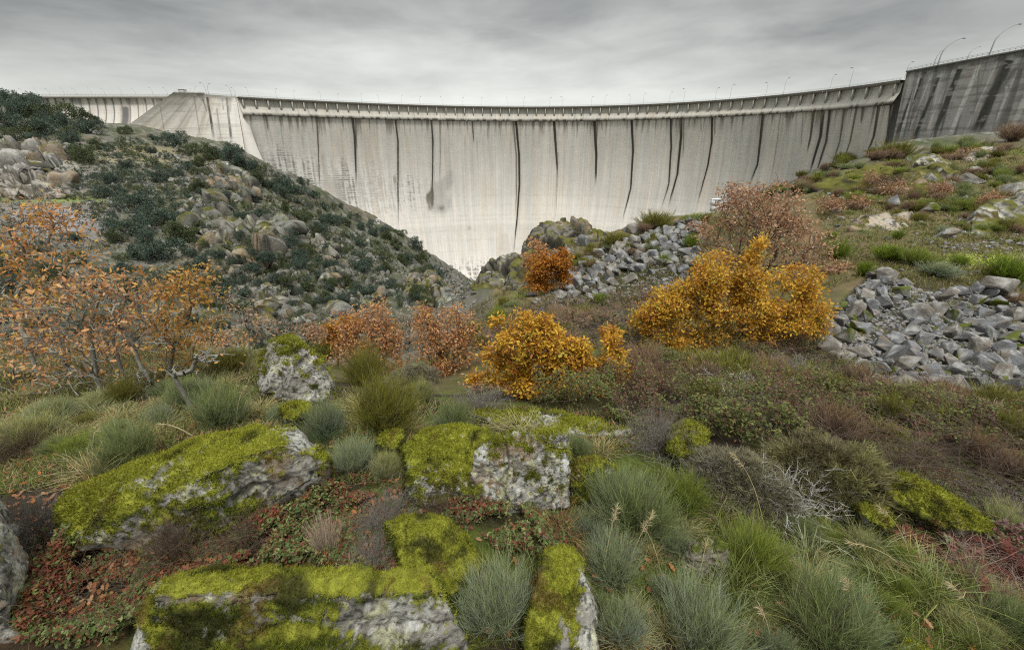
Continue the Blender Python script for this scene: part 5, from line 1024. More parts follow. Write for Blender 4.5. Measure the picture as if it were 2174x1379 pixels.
for k, px, py, w, h, lb in [
    ('blue', 1042, 1325, 200, 190, 'blue-grey broom filling the gap between the two bottom boulders'), ('blue', 1312, 1350, 120, 150, 'blue-grey broom right beside the upright wedge boulder'), ('blue', 1305, 1225, 140, 160, 'blue-grey broom above and right of the wedge boulder'),
    ('blue', 1250, 1135, 90, 120, 'pale blue broom below the small tucked mossy boulder'), ('bluegreen', 1350, 1120, 200, 190, 'large green-topped broom in the middle of the right foreground'), ('green', 1592, 1205, 150, 185, 'fresh green feathery broom right of the stump'),
    ('green', 1450, 1075, 120, 130, 'dark green broom below the mossy knob'), ('blue', 1490, 1375, 210, 170, 'wide blue-grey broom at the bottom edge, right of centre'), ('bluegreen', 1760, 1375, 230, 190, 'large yellow-tipped broom at the bottom right'), ('blue', 1640, 1385, 110, 130, 'blue broom at the bottom edge between two larger brooms'),
    ('blue', 1402, 1260, 60, 95, 'narrow blue broom left of the grassy patch'), ('blue', 1425, 1165, 85, 90, 'blue broom hiding the left foot of the stump'), ('olive', 818, 905, 165, 145, 'big round dark olive broom behind the boulders'),
    ('olive', 775, 820, 105, 95, 'olive broom right behind the egg-shaped boulder'), ('olive', 690, 760, 110, 60, 'dark olive broom on the skyline above the egg-shaped boulder'), ('blue', 690, 920, 95, 105, 'blue-green broom below the egg-shaped boulder'), ('blue', 745, 1000, 105, 110, 'blue broom right of the white lichened boulder end'),
    ('pale', 815, 1010, 80, 95, 'pale green broom left of the rounded mossy boulder'), ('blue', 590, 895, 55, 50, 'small blue broom left of the moss-capped stone'), ('bluegreen', 960, 915, 105, 105, 'grey-green broom above the rounded mossy boulder'), ('bluegreen', 1232, 968, 68, 110, 'grey-green broom standing on the flat slab'),
    ('bluegreen', 275, 985, 130, 120, 'blue-green broom behind the upper left of the long boulder'), ('bluegreen', 470, 905, 120, 115, 'dark grey-green broom under the crooked sapling'), ('bluegreen', 395, 860, 100, 80, 'grey-green broom at the foot of the rusty oak stems'), ('pale', 60, 945, 140, 100, 'pale green broom at the left edge under the oak'),
    ('blue', 105, 890, 85, 60, 'small blue-green broom at the foot of the tall left oak'), ('pale', 2140, 1125, 110, 70, 'pale green broom right of the long mossy ridge'), ('olive', 490, 790, 90, 60, 'olive broom on the left skyline'), ('blue', 350, 900, 60, 60, 'little blue broom left of the crooked sapling'),
    ('green', 170, 960, 90, 60, 'yellowish green broom near the left edge'), ('bluegreen', 1555, 1090, 60, 45, 'low grey-green broom under the grey heath shrub'), ('olive', 265, 850, 70, 60, 'dark olive broom in the shade of the left oaks'), ('bluegreen', 560, 960, 60, 40, 'small grey-green broom behind the long boulder'),
    ('blue', 640, 1000, 60, 50, 'tiny blue broom beside the white boulder end'), ('pale', 900, 850, 60, 60, 'small pale broom right of the big dark olive one'), ('green', 1900, 1185, 60, 50, 'small green broom below the small mossy stone'), ('bluegreen', 2130, 1330, 120, 90, 'grey-green broom in the bottom right corner')]:
    bush(k, px, py, w, h, lb)
FARG = 'brooms on the slope to the right'
for k, px, py, w, h, lb in [('bright', 1778, 548, 55, 45, 'round bright green broom at the left end of the terrace'), ('bright', 1828, 585, 38, 45, 'upright bright green broom above the stone pile'), ('bright', 1885, 553, 75, 42, 'wide green broom in the middle of the terrace'), ('green', 1935, 562, 70, 45, 'yellow-green broom beside the blue shrub on the terrace'), ('blue', 1990, 585, 80, 40, 'blue-grey shrub on the terrace above the stone pile'), ('bright', 2140, 600, 100, 65, 'large green broom at the right edge of the terrace'),
    ('bright', 2035, 565, 40, 28, 'small green broom right of the blue shrub'), ('blue', 2000, 500, 30, 24, 'bluish shrub below the lichened outcrop'), ('bright', 1460, 530, 42, 42, 'green broom at the right of the central stone fall'), ('bright', 1408, 565, 34, 32, 'green broom amid the central stone fall'), ('bright', 1265, 645, 42, 30, 'green broom at the bottom of the central stone fall'), ('olive', 1390, 485, 80, 42, 'round olive bush on the ridge against the dam'),
    ('bright', 1765, 508, 32, 20, 'small green broom left of the tan boulder'), ('bright', 1905, 508, 28, 24, 'green broom at the foot of the tan boulder'), ('olive', 1905, 335, 70, 36, 'dark olive bush below the left edge of the dark block'), ('bluegreen', 2040, 412, 36, 26, 'blue-green shrub in the middle of the right slope'), ('bluegreen', 2120, 375, 40, 26, 'blue-green shrub high on the right slope'), ('bluegreen', 2085, 470, 30, 22, 'grey-green shrub left of the lichened outcrop'), ('brown', 1700, 408, 50, 26, 'brown shrub on the ridge above the brown oak'), ('brown', 2150, 300, 60, 40, 'reddish bare shrub at the right edge under the dark block'), ('brown', 2110, 585, 50, 30, 'brown dry shrub left of the large green broom'), ('brown', 2150, 640, 60, 26, 'purplish dry grass clump at the right edge of the stone pile'), ('olive', 1950, 470, 40, 20, 'olive shrub between tan boulder and outcrop'), ('brown', 1330, 480, 50, 20, 'brown low shrub on the ridge right of the crags'), ('olive', 1300, 520, 50, 30, 'olive shrub behind the cracked crag'), ('green', 1480, 470, 60, 22, 'yellow-green shrub on the ridge beside the white cabin'), ('brown', 1250, 690, 80, 40, 'bare brown shrub below the central stone fall'), ('brown', 1190, 690, 70, 36, 'grey-brown thicket below the orange oak'), ('bright', 1310, 720, 34, 50, 'dark green broom behind the golden oaks'), ('green', 1060, 690, 60, 50, 'green broom bank right of the gorge mouth'), ('olive', 1020, 740, 50, 40, 'dark olive broom between copper and golden oaks')]:
    bush(k, px, py, w, h, lb, group=FARG, lo=8)
HM = {k: heath_mesh('heather' if k else 'grey', 860 + k) for k in (0, 1)}
bush('', 1560, 1050, 210, 130, 'grey twiggy heath shrub beside the mossy knob', 'heath shrub', 'heath_shrub', None, HM[0]); bush('', 1745, 1040, 245, 160, 'large rounded olive heath shrub right of the grey one', 'heath shrub', 'heath_shrub', None, HM[1])
bush('', 880, 815, 110, 60, 'greyish heath shrub behind the big olive broom', 'heath shrub', 'heath_shrub', None, HM[0]); bush('', 1640, 1075, 130, 70, 'tangled grey heath shrub between the two big ones', 'heath shrub', 'heath_shrub', None, HM[0])
GT = twig_mesh(870, (.13, .115, .10), (.29, .27, .245)); BT = twig_mesh(874, (.085, .06, .04), (.175, .125, .09)); WT = twig_mesh(878, (.34, .33, .30), (.45, .44, .41), 40, 1.3, 8, 4, .16, .008)
for m, px, py, w, h, lb in [(GT, 1020, 870, 90, 55, 'grey leafless shrub left of the golden oak'), (GT, 1385, 960, 110, 95, 'grey leafless shrub left of the mossy knob'), (BT, 380, 1190, 100, 100, 'dry brown twiggy shrub in front of the long boulder'), (GT, 75, 1150, 90, 90, 'pale dry shrub right of the left edge slab'), (WT, 1660, 1080, 170, 110, 'bleached dead branches under the heath shrubs'), (GT, 1010, 1060, 80, 60, 'dry grey twigs in front of the low mossy boulder'), (BT, 30, 970, 100, 70, 'dark twiggy shrub at the left edge'), (BT, 640, 1075, 70, 45, 'brown twigs at the right foot of the long boulder'), (WT, 1590, 860, 150, 70, 'bare brambly branches below the largest golden oak'), (GT, 1700, 800, 120, 50, 'bare grey shrub at the left foot of the right stone pile'), (BT, 1900, 405, 70, 40, 'rusty leafless shrub on the right slope'), (GT, 1650, 395, 60, 24, 'pale shrub against the foot of the dam on the ridge'), (GT, 1310, 700, 90, 50, 'pale grey shrub between the two golden oaks'), (GT, 1560, 420, 60, 40, 'pale leafless shrub beside the white ridge cabin')]:
    bush('', px, py, w, h, lb, 'dry shrub', 'dry_shrub', None, m, lo=.6 if py > 700 else 8)
TU = {'straw': tussock_mesh((.16, .15, .05), (.42, .38, .20), 880), 'green': tussock_mesh((.07, .09, .02), (.22, .27, .09), 884), 'dark': tussock_mesh((.05, .08, .03), (.11, .17, .09), 888, 300, -.7, .006, 1.1), 'pale': tussock_mesh((.10, .12, .04), (.33, .35, .19), 892), 'rust': tussock_mesh((.14, .09, .04), (.36, .22, .09), 896, 260), 'dead': tussock_mesh((.20, .16, .10), (.44, .37, .32), 900, 420, -.3, .005, .6)}
for k, px, py, w, h, lb in [('straw', 213, 1012, 120, 90, 'straw-coloured tussock on top of the long boulder left end'), ('dead', 697, 1180, 80, 100, 'upright dead grey grass clump in front of the long boulder'), ('dark', 682, 940, 80, 60, 'dark green spiky tussock above the white boulder end'), ('straw', 1110, 925, 130, 60, 'dry straw tussock on the flat slab'), ('rust', 1190, 1150, 110, 100, 'rusty brown tussock left of the blue brooms'), ('straw', 1275, 965, 80, 60, 'dry tussock right of the grey-green broom on the slab'), ('green', 1560, 1265, 150, 110, 'dark green tussock below the stump'), ('pale', 1715, 1190, 110, 80, 'pale tussock right of the feathery broom'), ('pale', 1830, 1175, 150, 100, 'wide pale tussock in the middle right'), ('green', 1960, 1265, 170, 100, 'big green tussock left of the red ferns'), ('straw', 1725, 1260, 130, 80, 'straw tussock above the yellow-tipped broom'), ('straw', 440, 945, 60, 40, 'straw tussock at the top of the long boulder'), ('dark', 1140, 892, 44, 30, 'small dark green tuft on the flat slab'), ('straw', 560, 925, 70, 40, 'dry tussock behind the long boulder'), ('green', 1870, 1110, 120, 60, 'green tussock below the long mossy ridge'), ('straw', 480, 815, 60, 26, 'dry straw tussock near the egg-shaped boulder'), ('straw', 560, 790, 50, 50, 'tall dry stalk tuft left of the egg-shaped boulder'), ('straw', 30, 845, 100, 30, 'dry grass under the tall left oak')]:
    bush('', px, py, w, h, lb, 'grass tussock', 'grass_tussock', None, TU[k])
rt = np.random.RandomState(91)
for x, y in polyrand([(1250, 1200), (1420, 1080), (1700, 1090), (1900, 1150), (2174, 1250), (2174, 1379), (1300, 1379)], 74, rt):
    k = ['pale', 'green', 'straw', 'green', 'pale'][rt.randint(5)]; lab = {'pale': 'pale grey-green grass tuft among the right foreground brooms', 'green': 'green grass tuft among the right foreground brooms', 'straw': 'straw-coloured grass tuft among the right foreground brooms'}[k]
    bush('', x, y, rt.uniform(50, 110), rt.uniform(35, 70), lab, 'grass tussock', 'grass_tussock', '%s grass tufts in the right foreground' % k, TU[k])
for x, y in polyrand([(0, 860), (500, 840), (900, 870), (860, 960), (700, 900), (400, 960), (200, 1000), (0, 1000)], 50, rt):
    k = ['pale', 'straw'][rt.randint(2)]; bush('', x, y, rt.uniform(40, 90), rt.uniform(25, 50), {'pale': 'pale green grass tuft on the left part of the knoll', 'straw': 'straw-coloured grass tuft on the left part of the knoll'}[k], 'grass tussock', 'grass_tussock', '%s grass tufts on the left knoll' % k, TU[k])
rt2 = np.random.RandomState(93)
for x, y in polyrand([(1760, 440), (1900, 360), (2174, 330), (2174, 540), (1950, 520), (1800, 510)], 70, rt2):
    k = ['pale', 'straw', 'green'][rt2.randint(3)]; bush('', x, y, rt2.uniform(14, 34), rt2.uniform(8, 16), {'pale': 'pale green grass tuft on the upper right slope', 'straw': 'dry yellow grass tuft on the upper right slope', 'green': 'green grass tuft on the upper right slope'}[k], 'grass tussock', 'grass_tussock', '%s grass tufts on the upper right slope' % k, TU[k], lo=8)
for x, y in polyrand([(1220, 1130), (1400, 1040), (1560, 1090), (1900, 1170), (2174, 1260), (2174, 1379), (1290, 1379)], 14, rt2):
    k = ['blue', 'bluegreen', 'green', 'pale'][rt2.randint(4)]; bush(k, x, y, rt2.uniform(45, 95), rt2.uniform(45, 80), {'blue': 'small blue-grey broom among the grass tufts of the right foreground', 'bluegreen': 'small grey-green broom among the grass tufts of the right foreground', 'green': 'small green broom among the grass tufts of the right foreground', 'pale': 'small pale broom among the grass tufts of the right foreground'}[k], group='small %s brooms of the right foreground' % k)
for x, y in polyrand([(0, 840), (250, 830), (560, 800), (560, 900), (300, 950), (0, 960)], 8, rt2):
    k = ['bluegreen', 'olive', 'pale'][rt2.randint(3)]; bush(k, x, y, rt2.uniform(40, 90), rt2.uniform(35, 70), {'bluegreen': 'small grey-green broom under the orange oaks on the left', 'olive': 'small olive broom under the orange oaks on the left', 'pale': 'small pale broom under the orange oaks on the left'}[k], group='small %s brooms under the left oaks' % k)
for x, y in polyrand([(60, 1160), (460, 1120), (700, 1040), (860, 1040), (1180, 1100), (1150, 1180), (860, 1200), (330, 1230), (120, 1340)], 5, rt2):
    bush('', x, y, rt2.uniform(60, 120), rt2.uniform(40, 80), 'tangled leafless twigs among the red brambles in the left foreground', 'dry shrub', 'dry_shrub', 'leafless twigs among the red brambles', [GT, BT][rt2.randint(2)])
for x, y in polyrand(BRAMBLE_R, 16, rt2):
    bush('', x, y, rt2.uniform(60, 150), rt2.uniform(30, 60), 'tangled brown leafless shrub in the bramble thicket on the right', 'dry shrub', 'dry_shrub', 'leafless shrubs in the right bramble thicket', [GT, BT, BT][rt2.randint(3)])
for x, y in polyrand([(1750, 680), (1860, 600), (2000, 620), (2150, 640), (2174, 800), (1950, 810), (1820, 760)], 30, rt2):
    k = ['pale', 'green', 'straw'][rt2.randint(3)]; bush('', x, y, rt2.uniform(18, 40), rt2.uniform(12, 22), {'pale': 'pale grass tuft growing between the stones of the right pile', 'green': 'green grass tuft growing between the stones of the right pile', 'straw': 'dry grass tuft growing between the stones of the right pile'}[k], 'grass tussock', 'grass_tussock', '%s grass tufts in the right stone pile' % k, TU[k], lo=5)
for x, y in polyrand([(0, 742), (300, 742), (620, 748), (560, 800), (300, 805), (0, 800)], 40, rt2):
    k = ['straw', 'pale', 'rust'][rt2.randint(3)]; bush('', x, y, rt2.uniform(25, 60), rt2.uniform(14, 30), {'straw': 'dry straw tuft on the far edge of the left knoll', 'pale': 'pale green tuft on the far edge of the left knoll', 'rust': 'rusty brown tuft on the far edge of the left knoll'}[k], 'grass tussock', 'grass_tussock', '%s tufts on the far knoll edge' % k, TU[k], lo=6)
SHB = {k: (broom_mesh(k, 940 + i * 3, 220, 2.2)) for i, k in enumerate(('olive', 'bluegreen', 'brown', 'green'))}
for x, y in polyrand([(1100, 700), (1250, 660), (1330, 640), (1420, 640), (1330, 720), (1080, 760), (980, 690)], 26, rt2):
    k = ['olive', 'brown', 'brown', 'olive'][rt2.randint(4)]; bush('', x, y, rt2.uniform(30, 70), rt2.uniform(16, 34), {'olive': 'low olive shrub in the hollow below the central stone fall', 'brown': 'low brown shrub in the hollow below the central stone fall'}[k], 'shrub', 'low_shrub', '%s shrubs in the central hollow' % k, SHB[k], lo=8)
for x, y in polyrand([(1740, 450), (1850, 350), (2000, 310), (2174, 300), (2174, 500), (2000, 500), (1850, 440)], 110, rt2):
    k = ['olive', 'bluegreen', 'brown', 'green'][rt2.randint(4)]; bush('', x, y, rt2.uniform(16, 42), rt2.uniform(10, 22), {'olive': 'low olive shrub on the upper right slope', 'bluegreen': 'low blue-green shrub on the upper right slope', 'brown': 'low brown shrub on the upper right slope', 'green': 'low green shrub on the upper right slope'}[k], 'shrub', 'low_shrub', '%s shrubs on the upper right slope' % k, SHB[k], lo=8)
for x, y in polyrand([(1260, 520), (1380, 480), (1500, 470), (1500, 500), (1300, 560), (1130, 620), (1080, 660), (1000, 660), (1100, 620)], 34, rt2):
    k = ['olive', 'bluegreen', 'brown', 'olive'][rt2.randint(4)]; bush('', x, y, rt2.uniform(16, 40), rt2.uniform(8, 20), {'olive': 'low olive shrub on the central ridge', 'bluegreen': 'low blue-green shrub on the central ridge', 'brown': 'low brown shrub on the central ridge'}[k], 'shrub', 'low_shrub', '%s shrubs on the central ridge' % k, SHB[k], lo=8)
for x, y in polyrand([(1470, 445), (1640, 390), (1780, 345), (1890, 300), (1910, 330), (1780, 395), (1640, 430)], 46, rt2):
    k = ['olive', 'bluegreen', 'brown', 'green'][rt2.randint(4)]; bush('', x, y, rt2.uniform(18, 44), rt2.uniform(9, 20), 'low %s shrub on the ridge line right below the dam wall' % {'olive': 'olive', 'bluegreen': 'blue-green', 'brown': 'brown', 'green': 'green'}[k], 'shrub', 'low_shrub', '%s shrubs on the right ridge line' % k, SHB[k], lo=8)
for x, y in polyrand([(1300, 790), (1500, 780), (1700, 760), (1860, 830), (2174, 850), (2174, 1060), (1900, 990), (1700, 880), (1400, 880)], 36, rt2):
    k = ['olive', 'brown', 'brown', 'brown', 'olive'][rt2.randint(5)]; bush('', x, y, rt2.uniform(60, 130), rt2.uniform(35, 70), 'low %s shrub growing out of the bramble thicket on the right' % {'olive': 'dark olive', 'bluegreen': 'grey-green', 'brown': 'dark brown', 'green': 'green'}[k], 'shrub', 'low_shrub', '%s shrubs in the right bramble thicket' % k, SHB[k])
bush('', 1745, 1379, 110, 60, 'brown dead cushion of grass at the bottom edge under the yellow-tipped broom', 'dry shrub', 'dry_shrub', None, BT)
# rusty leafy scrub patches on the right slope
for px, py, w, h, lb in [(1900, 425, 90, 36, 'rust-leaved oak scrub in the middle of the right slope'), (2000, 420, 70, 30, 'copper oak scrub right of the rusty one'), (1860, 400, 50, 30, 'small reddish oak scrub left of the others'), (2060, 335, 60, 20, 'thin reddish scrub high on the right slope'), (2100, 440, 60, 26, 'brown leafy scrub beside the lichened outcrop'), (1760, 455, 60, 30, 'rusty scrub between the brown oak and the tan boulder'), (1820, 440, 60, 22, 'orange scrub above the tan boulder')]:
    Y = hit1(px, py, 8)[1]; oak(lb, (px, py), Y, [(px, py - h * .6, w * .5, h * .5)], 90, 10, .16, .4, RUST, [1, 2, 1, 2, 1], int(px), .04, name_='x') if False else oak(lb, (px, py), Y, [(px, py - h * .6, w * .5, h * .5)], 90, 8, .13, .4, BROWN, [1, 2, 1, 2], int(px), .04)
# red bracken ferns
def fern_mesh(seed):
    r = np.random.RandomState(seed); mb = MB(); n = 26; d = hemi(n, r, 1.3, .6); V, F, C, pts = strips(r.randn(n, 3) * (.08, .08, 0), d, .55 + .3 * r.rand(n), .006, -1.1, 8, r, (.2, .08, .05), (.3, .09, .06)); mb.add(V, F, C)
    A = np.stack(pts, 0)
    for k in range(2, 9):
        for sgn in (-1, 1):
            T = norm(A[k] - A[k - 1]); s = norm(np.cross(T, (0, 0, 1.0))) * sgn
            for j in range(2):
                p = A[k - 1] + (A[k] - A[k - 1]) * (j * .5); L = .20 * (1 - (k + j * .5) / 9.5)
                V, F, C = leaves(p, s + .5 * T + .15 * r.randn(n, 3), L + .02, r, palette(n, r, [(.15, .038, .03), (.20, .07, .05), (.10, .026, .024)], [2, 1, 1]), 'oval', np.tile((0, 0, 1.0), (n, 1))); mb.add(V, F, C)
    return mb.mesh('fern', M_LEAF)
FM = fern_mesh(950)
for px, py, w, h, lb in [(1975, 1105, 100, 50, 'dark red fern below the long mossy ridge'), (1920, 1140, 60, 40, 'small red fern left of its larger neighbour'), (2040, 1150, 90, 50, 'pinkish red fern above the right bramble clump'), (2150, 1220, 110, 90, 'large red fern at the right picture edge'), (2090, 1165, 60, 40, 'red fern between ridge and pale broom'), (1900, 1215, 60, 40, 'little dark red fern beside the big green tussock'), (2060, 1215, 110, 60, 'wide crimson fern in the middle of the right bramble clump'), (2120, 1290, 100, 70, 'crimson fern low at the right edge above the corner broom'), (2000, 1185, 70, 45, 'dark red fern on the left flank of the right bramble clump')]:
    bush('', px, py, w, h, lb, 'fern', 'fern', 'red ferns on the right', FM)
# tall dry stalks
def stalk(px, py, tx, ty, lb, sag=.12, wd=.0035):
    b = hit1(px, py); t = at(tx, ty, b[1] * 1.0 + .1); P = []
    for k in range(15):
        f = k / 14; p = b + (t - b) * f; p[2] += sag * math.sin(math.pi * f) * np.linalg.norm(t - b); P.append(p - b)
    mb = MB(); mb.add(*tube(np.array(P), np.linspace(wd, wd * .35, 15) * b[1] / 2.2, 5), (.50, .43, .25))
    r = np.random.RandomState(int(px)); n = 60; i = r.uniform(10, 14, n); j = i.astype(int).clip(0, 13); q = (i - j)[:, None]; A = np.array(P); c = A[j] * (1 - q) + A[j + 1] * q
    V, F, C, _ = strips(c, r.randn(n, 3) * .5 + norm(A[-1] - A[-4]), .05, .0016, -.8, 3, r, (.4, .33, .18), (.55, .47, .30)); mb.add(V, F, C)
    o = link('grass_stalk', mb.mesh('grass_stalk', M_BLADE)); o.location = tuple(b); tag(o, lb, 'grass stalk', 'tall dry grass stalks')
for a in [(1275, 1230, 1310, 1075, 'pale straight stalk crossing the blue broom above the wedge'), (1325, 1220, 1385, 1090, 'second pale stalk leaning right over the large broom'), (1400, 1200, 1365, 1115, 'stalk leaning left over the large broom'), (1935, 1195, 1865, 1075, 'long pale stalk bent left above the big green tussock'), (1930, 1215, 1800, 1150, 'long low stalk reaching left from the green tussock'), (2085, 1385, 2020, 1240, 'tall pale stalk at the bottom right corner'), (1625, 1130, 1555, 960, 'arching stalk over the grey heath shrub'), (1800, 1370, 1795, 1225, 'straight stalk above the yellow-tipped broom'), (200, 1000, 205, 905, 'forked pale stalk rising from the straw tussock on the boulder'), (410, 925, 330, 900, 'pale bent stalk behind the long boulder'), (500, 905, 520, 820, 'leaning stalk below the thin leafless sapling'), (1640, 1385, 1615, 1290, 'stalk between the two bottom brooms'), (1165, 1060, 1110, 970, 'thin stalk in front of the pale notched slab'), (1480, 1235, 1500, 1150, 'short stalk in front of the stump')]: stalk(*a)
# ------------------------------------------------------------------ holm oaks on the left hill
def holm_mesh(seed, n=110, wide=1.0, nl=44, ls=.033, pal=0):
    """unit holm oak about 1 m across: leaf sprays on a few rounded domes reaching the ground, and a short dark trunk with limbs"""
    r = np.random.RandomState(seed); k = 4 + seed % 4; cs = np.stack([r.uniform(-.28, .28, k) * wide, r.uniform(-.25, .25, k), r.uniform(.10, .30, k)], -1); cr = r.uniform(.18, .27, k)
    i = r.randint(k, size=n); u = norm(r.randn(n, 3) + (0, 0, .35)); P = cs[i] + u * cr[i][:, None] * (1.05, 1.05, .95) * (.80 + .25 * r.rand(n, 1)); P[:, 2] = np.maximum(P[:, 2], .02)
    c = np.repeat(P, nl, 0); m = len(c); off = norm(r.randn(m, 3)) * r.rand(m, 1) ** .5 * .07; tone = np.repeat(1 + .35 * (r.rand(n) * 2 - 1), nl)[:, None]
    col = palette(m, r, [[(.055, .082, .064), (.065, .095, .066), (.085, .11, .082), (.048, .068, .046)], [(.06, .08, .035), (.08, .10, .04), (.10, .12, .055), (.05, .062, .03)]][pal], [3, 3, 2, 2], .25) * tone
    V, F, C = leaves(c + off, off + .4 * r.randn(m, 3) * .075 + (0, 0, .02), ls * (.7 + .6 * r.rand(m)), r, col, 'oval')
    mb = MB(); mb.add(V, F, C); crown = mb.mesh('crown', M_DARKLEAF); mb = MB()
    mb.add(*tube(np.array([(0, 0, -.15), (.02, 0, .1), (.0, .03, .3)]), np.array([.03, .026, .012]), 6), (.07, .06, .05))
    for c_ in cs: mb.add(*tube(np.array([(0.01, 0, .03), c_ * (.6, .6, .7), c_]), np.array([.018, .012, .005]), 5), (.07, .06, .05))
    return crown, mb.mesh('trunk', M_BARK)
HO = [holm_mesh(1000 + k, 100 + 10 * (k % 3), 1 + .25 * (k % 3), pal=int(k % 4 == 1)) for k in range(8)]; HS = [holm_mesh(1020 + k, 44, 1.0, 26, .045, k % 2)[0] for k in range(4)]
rh = np.random.RandomState(17); placed = []
def holm(px, py, w, lab, grp, small=False, squash=None, lo=50):
    p = hit(px, py, lo)[0]
    if np.isnan(p[0]): return
    for (o_, Y_, Yt_, b_, t_) in OCS:
        if inpoly(np.array([px]), np.array([py]), o_)[0]: p = at(px, py, Y_ + (Yt_ - Y_) * .9 * (b_ - py) / (b_ - t_) - 2.0)
    s = w * odepth(p) / F_PX * (1.15 if w < 30 else .95); j = rh.randint(4 if small else 8); o = link('evergreen_shrub', HS[j]) if small else empty('holm_oak')
    if not small: link('crown', HO[j][0], o); link('trunk', HO[j][1], o)
    o.location = (p[0], p[1], p[2] - .03 * s); z = squash or rh.uniform(.95, 1.3)
    o.scale = (s, s * rh.uniform(.8, 1.05), s * z); o.rotation_euler = (rh.uniform(-.06, .06), rh.uniform(-.06, .06), rh.uniform(0, 6.28)); tag(o, lab, 'holm oak' if not small else 'shrub', grp); placed.append((px, py, w))
GH = 'holm oaks on the left hill'
for x, y, w in [(10, 215, 60), (60, 240, 80), (20, 262, 75), (112, 252, 75), (172, 255, 65), (190, 275, 65), (90, 280, 85), (40, 296, 60), (150, 300, 50), (15, 305, 45), (205, 310, 42), (130, 262, 60), (50, 225, 60), (85, 232, 50), (30, 238, 60), (140, 242, 50), (165, 292, 60), (70, 300, 50)]: holm(x, y + 8, w, 'dark holm oak in the dense wood at the upper left edge', GH)
for x, y, w, lb in [(255, 258, 36, 'round holm oak just left of the slanting block edge'), (218, 243, 20, 'small lone holm oak on the crest line before the wing dam'), (268, 286, 34, 'flat holm oak touching the lower corner of the left block'), (326, 297, 20, 'small holm oak below the left block'), (325, 326, 34, 'round holm oak on the shoulder below the left block'), (375, 312, 60, 'large holm oak in front of the left block'), (402, 330, 44, 'holm oak right of the large one before the left block'), (235, 388, 52, 'solitary holm oak in the middle of the bare terraces'), (328, 388, 50, 'tall holm oak right of the solitary one on the terraces'), (225, 420, 50, 'low holm oak above the green strip'), (270, 355, 42, 'holm oak on the upper terrace'), (192, 345, 70, 'wide low holm oak on the upper terrace'), (170, 338, 50, 'holm oak at the left of the upper terrace'), (480, 338, 28, 'little holm oak left of the arch foot'), (640, 392, 24, 'small holm oak on the ridge against the white wall'), (723, 440, 15, 'tiny round holm oak on the ridge against the dam'), (762, 460, 14, 'second tiny holm oak farther down the ridge'), (787, 474, 15, 'lowest tiny holm oak beside the ridge cabin'), (612, 530, 60, 'round holm oak right of the tallest crag'), (600, 415, 52, 'holm oak on the upper craggy slope')]: holm(x, y, w, lb, GH)
for x, y, w in [(440, 340, 55), (490, 345, 70), (540, 362, 45), (520, 352, 50), (400, 358, 36), (460, 332, 40), (430, 352, 40), (560, 395, 55), (600, 402, 50), (540, 430, 36), (580, 400, 40), (625, 410, 40), (665, 420, 30), (690, 445, 32), (430, 375, 40), (380, 375, 34)]: holm(x, y, w, 'dark holm oak on the upper ridge below the arch end', GH)
for x, y, w in [(300, 450, 80), (330, 480, 85), (280, 500, 85), (260, 515, 60), (370, 520, 85), (350, 550, 95), (300, 545, 75), (262, 580, 50), (430, 570, 58), (350, 470, 50), (382, 470, 46), (410, 545, 40), (320, 515, 60), (250, 480, 40), (400, 500, 40), (390, 590, 60), (440, 605, 60), (470, 630, 55)]: holm(x, y, w, 'blue-green holm oak in the large clump on the left slope', GH)
for x, y, w in [(830, 510, 46), (880, 530, 46), (862, 555, 52), (905, 555, 36), (820, 495, 36), (680, 492, 44), (702, 510, 36), (652, 470, 36), (742, 482, 36), (720, 470, 32), (770, 490, 32), (640, 570, 46), (660, 620, 46), (590, 600, 42), (560, 610, 36), (620, 650, 36), (540, 570, 32), (480, 610, 46), (700, 570, 46), (742, 610, 46), (790, 620, 36), (832, 610, 36), (840, 530, 40), (850, 500, 30), (800, 500, 36), (920, 575, 30), (780, 560, 36), (810, 580, 30), (720, 540, 34), (760, 520, 30), (900, 580, 26), (690, 640, 40), (500, 660, 50), (520, 630, 44), (560, 650, 40), (440, 650, 50), (610, 600, 30), (570, 555, 26)]: holm(x, y, w, 'dark green holm oak among the crags of the left hill', GH)
for x, y, w in [(40, 580, 110), (25, 620, 90), (100, 600, 80), (160, 510, 40), (150, 560, 60), (70, 545, 70), (200, 620, 70), (120, 640, 80), (280, 640, 80), (350, 630, 70)]: holm(x, y, w, 'holm oak behind the orange leaves at the left edge', GH)
for x, y, w in [(20, 680, 80), (90, 690, 70), (170, 700, 60), (240, 690, 70), (330, 700, 60), (400, 690, 60), (470, 700, 60), (540, 715, 50), (610, 705, 50), (660, 715, 46), (130, 725, 60), (290, 730, 60), (440, 725, 50), (560, 735, 46), (40, 730, 70), (370, 735, 50), (650, 735, 40), (210, 740, 50), (500, 745, 44)]: holm(x, y, w, 'dark holm oak in the hollow at the foot of the left hill', GH, lo=13)
for x, y in polyrand(HILL_ROCKY, 60, rh): holm(x, y, rh.uniform(22, 46), 'dark green holm oak among the crags of the left hill', GH)
HL = [(250, 300), (450, 320), (540, 340), (640, 400), (760, 470), (870, 520), (950, 580), (960, 640), (880, 660), (800, 650), (700, 680), (560, 690), (440, 640), (250, 590), (220, 480), (150, 440), (160, 330)]
k = 0
for x, y in polyrand(HL, 4000, rh):
    if k >= 298: break
    if min(math.hypot(x - a, y - b) / (c * .5 + 4) for a, b, c in placed) < .8: continue
    holm(x, y, rh.uniform(10, 30), 'small dark shrub scattered on the left hill', 'small shrubs on the left hill', True); k += 1
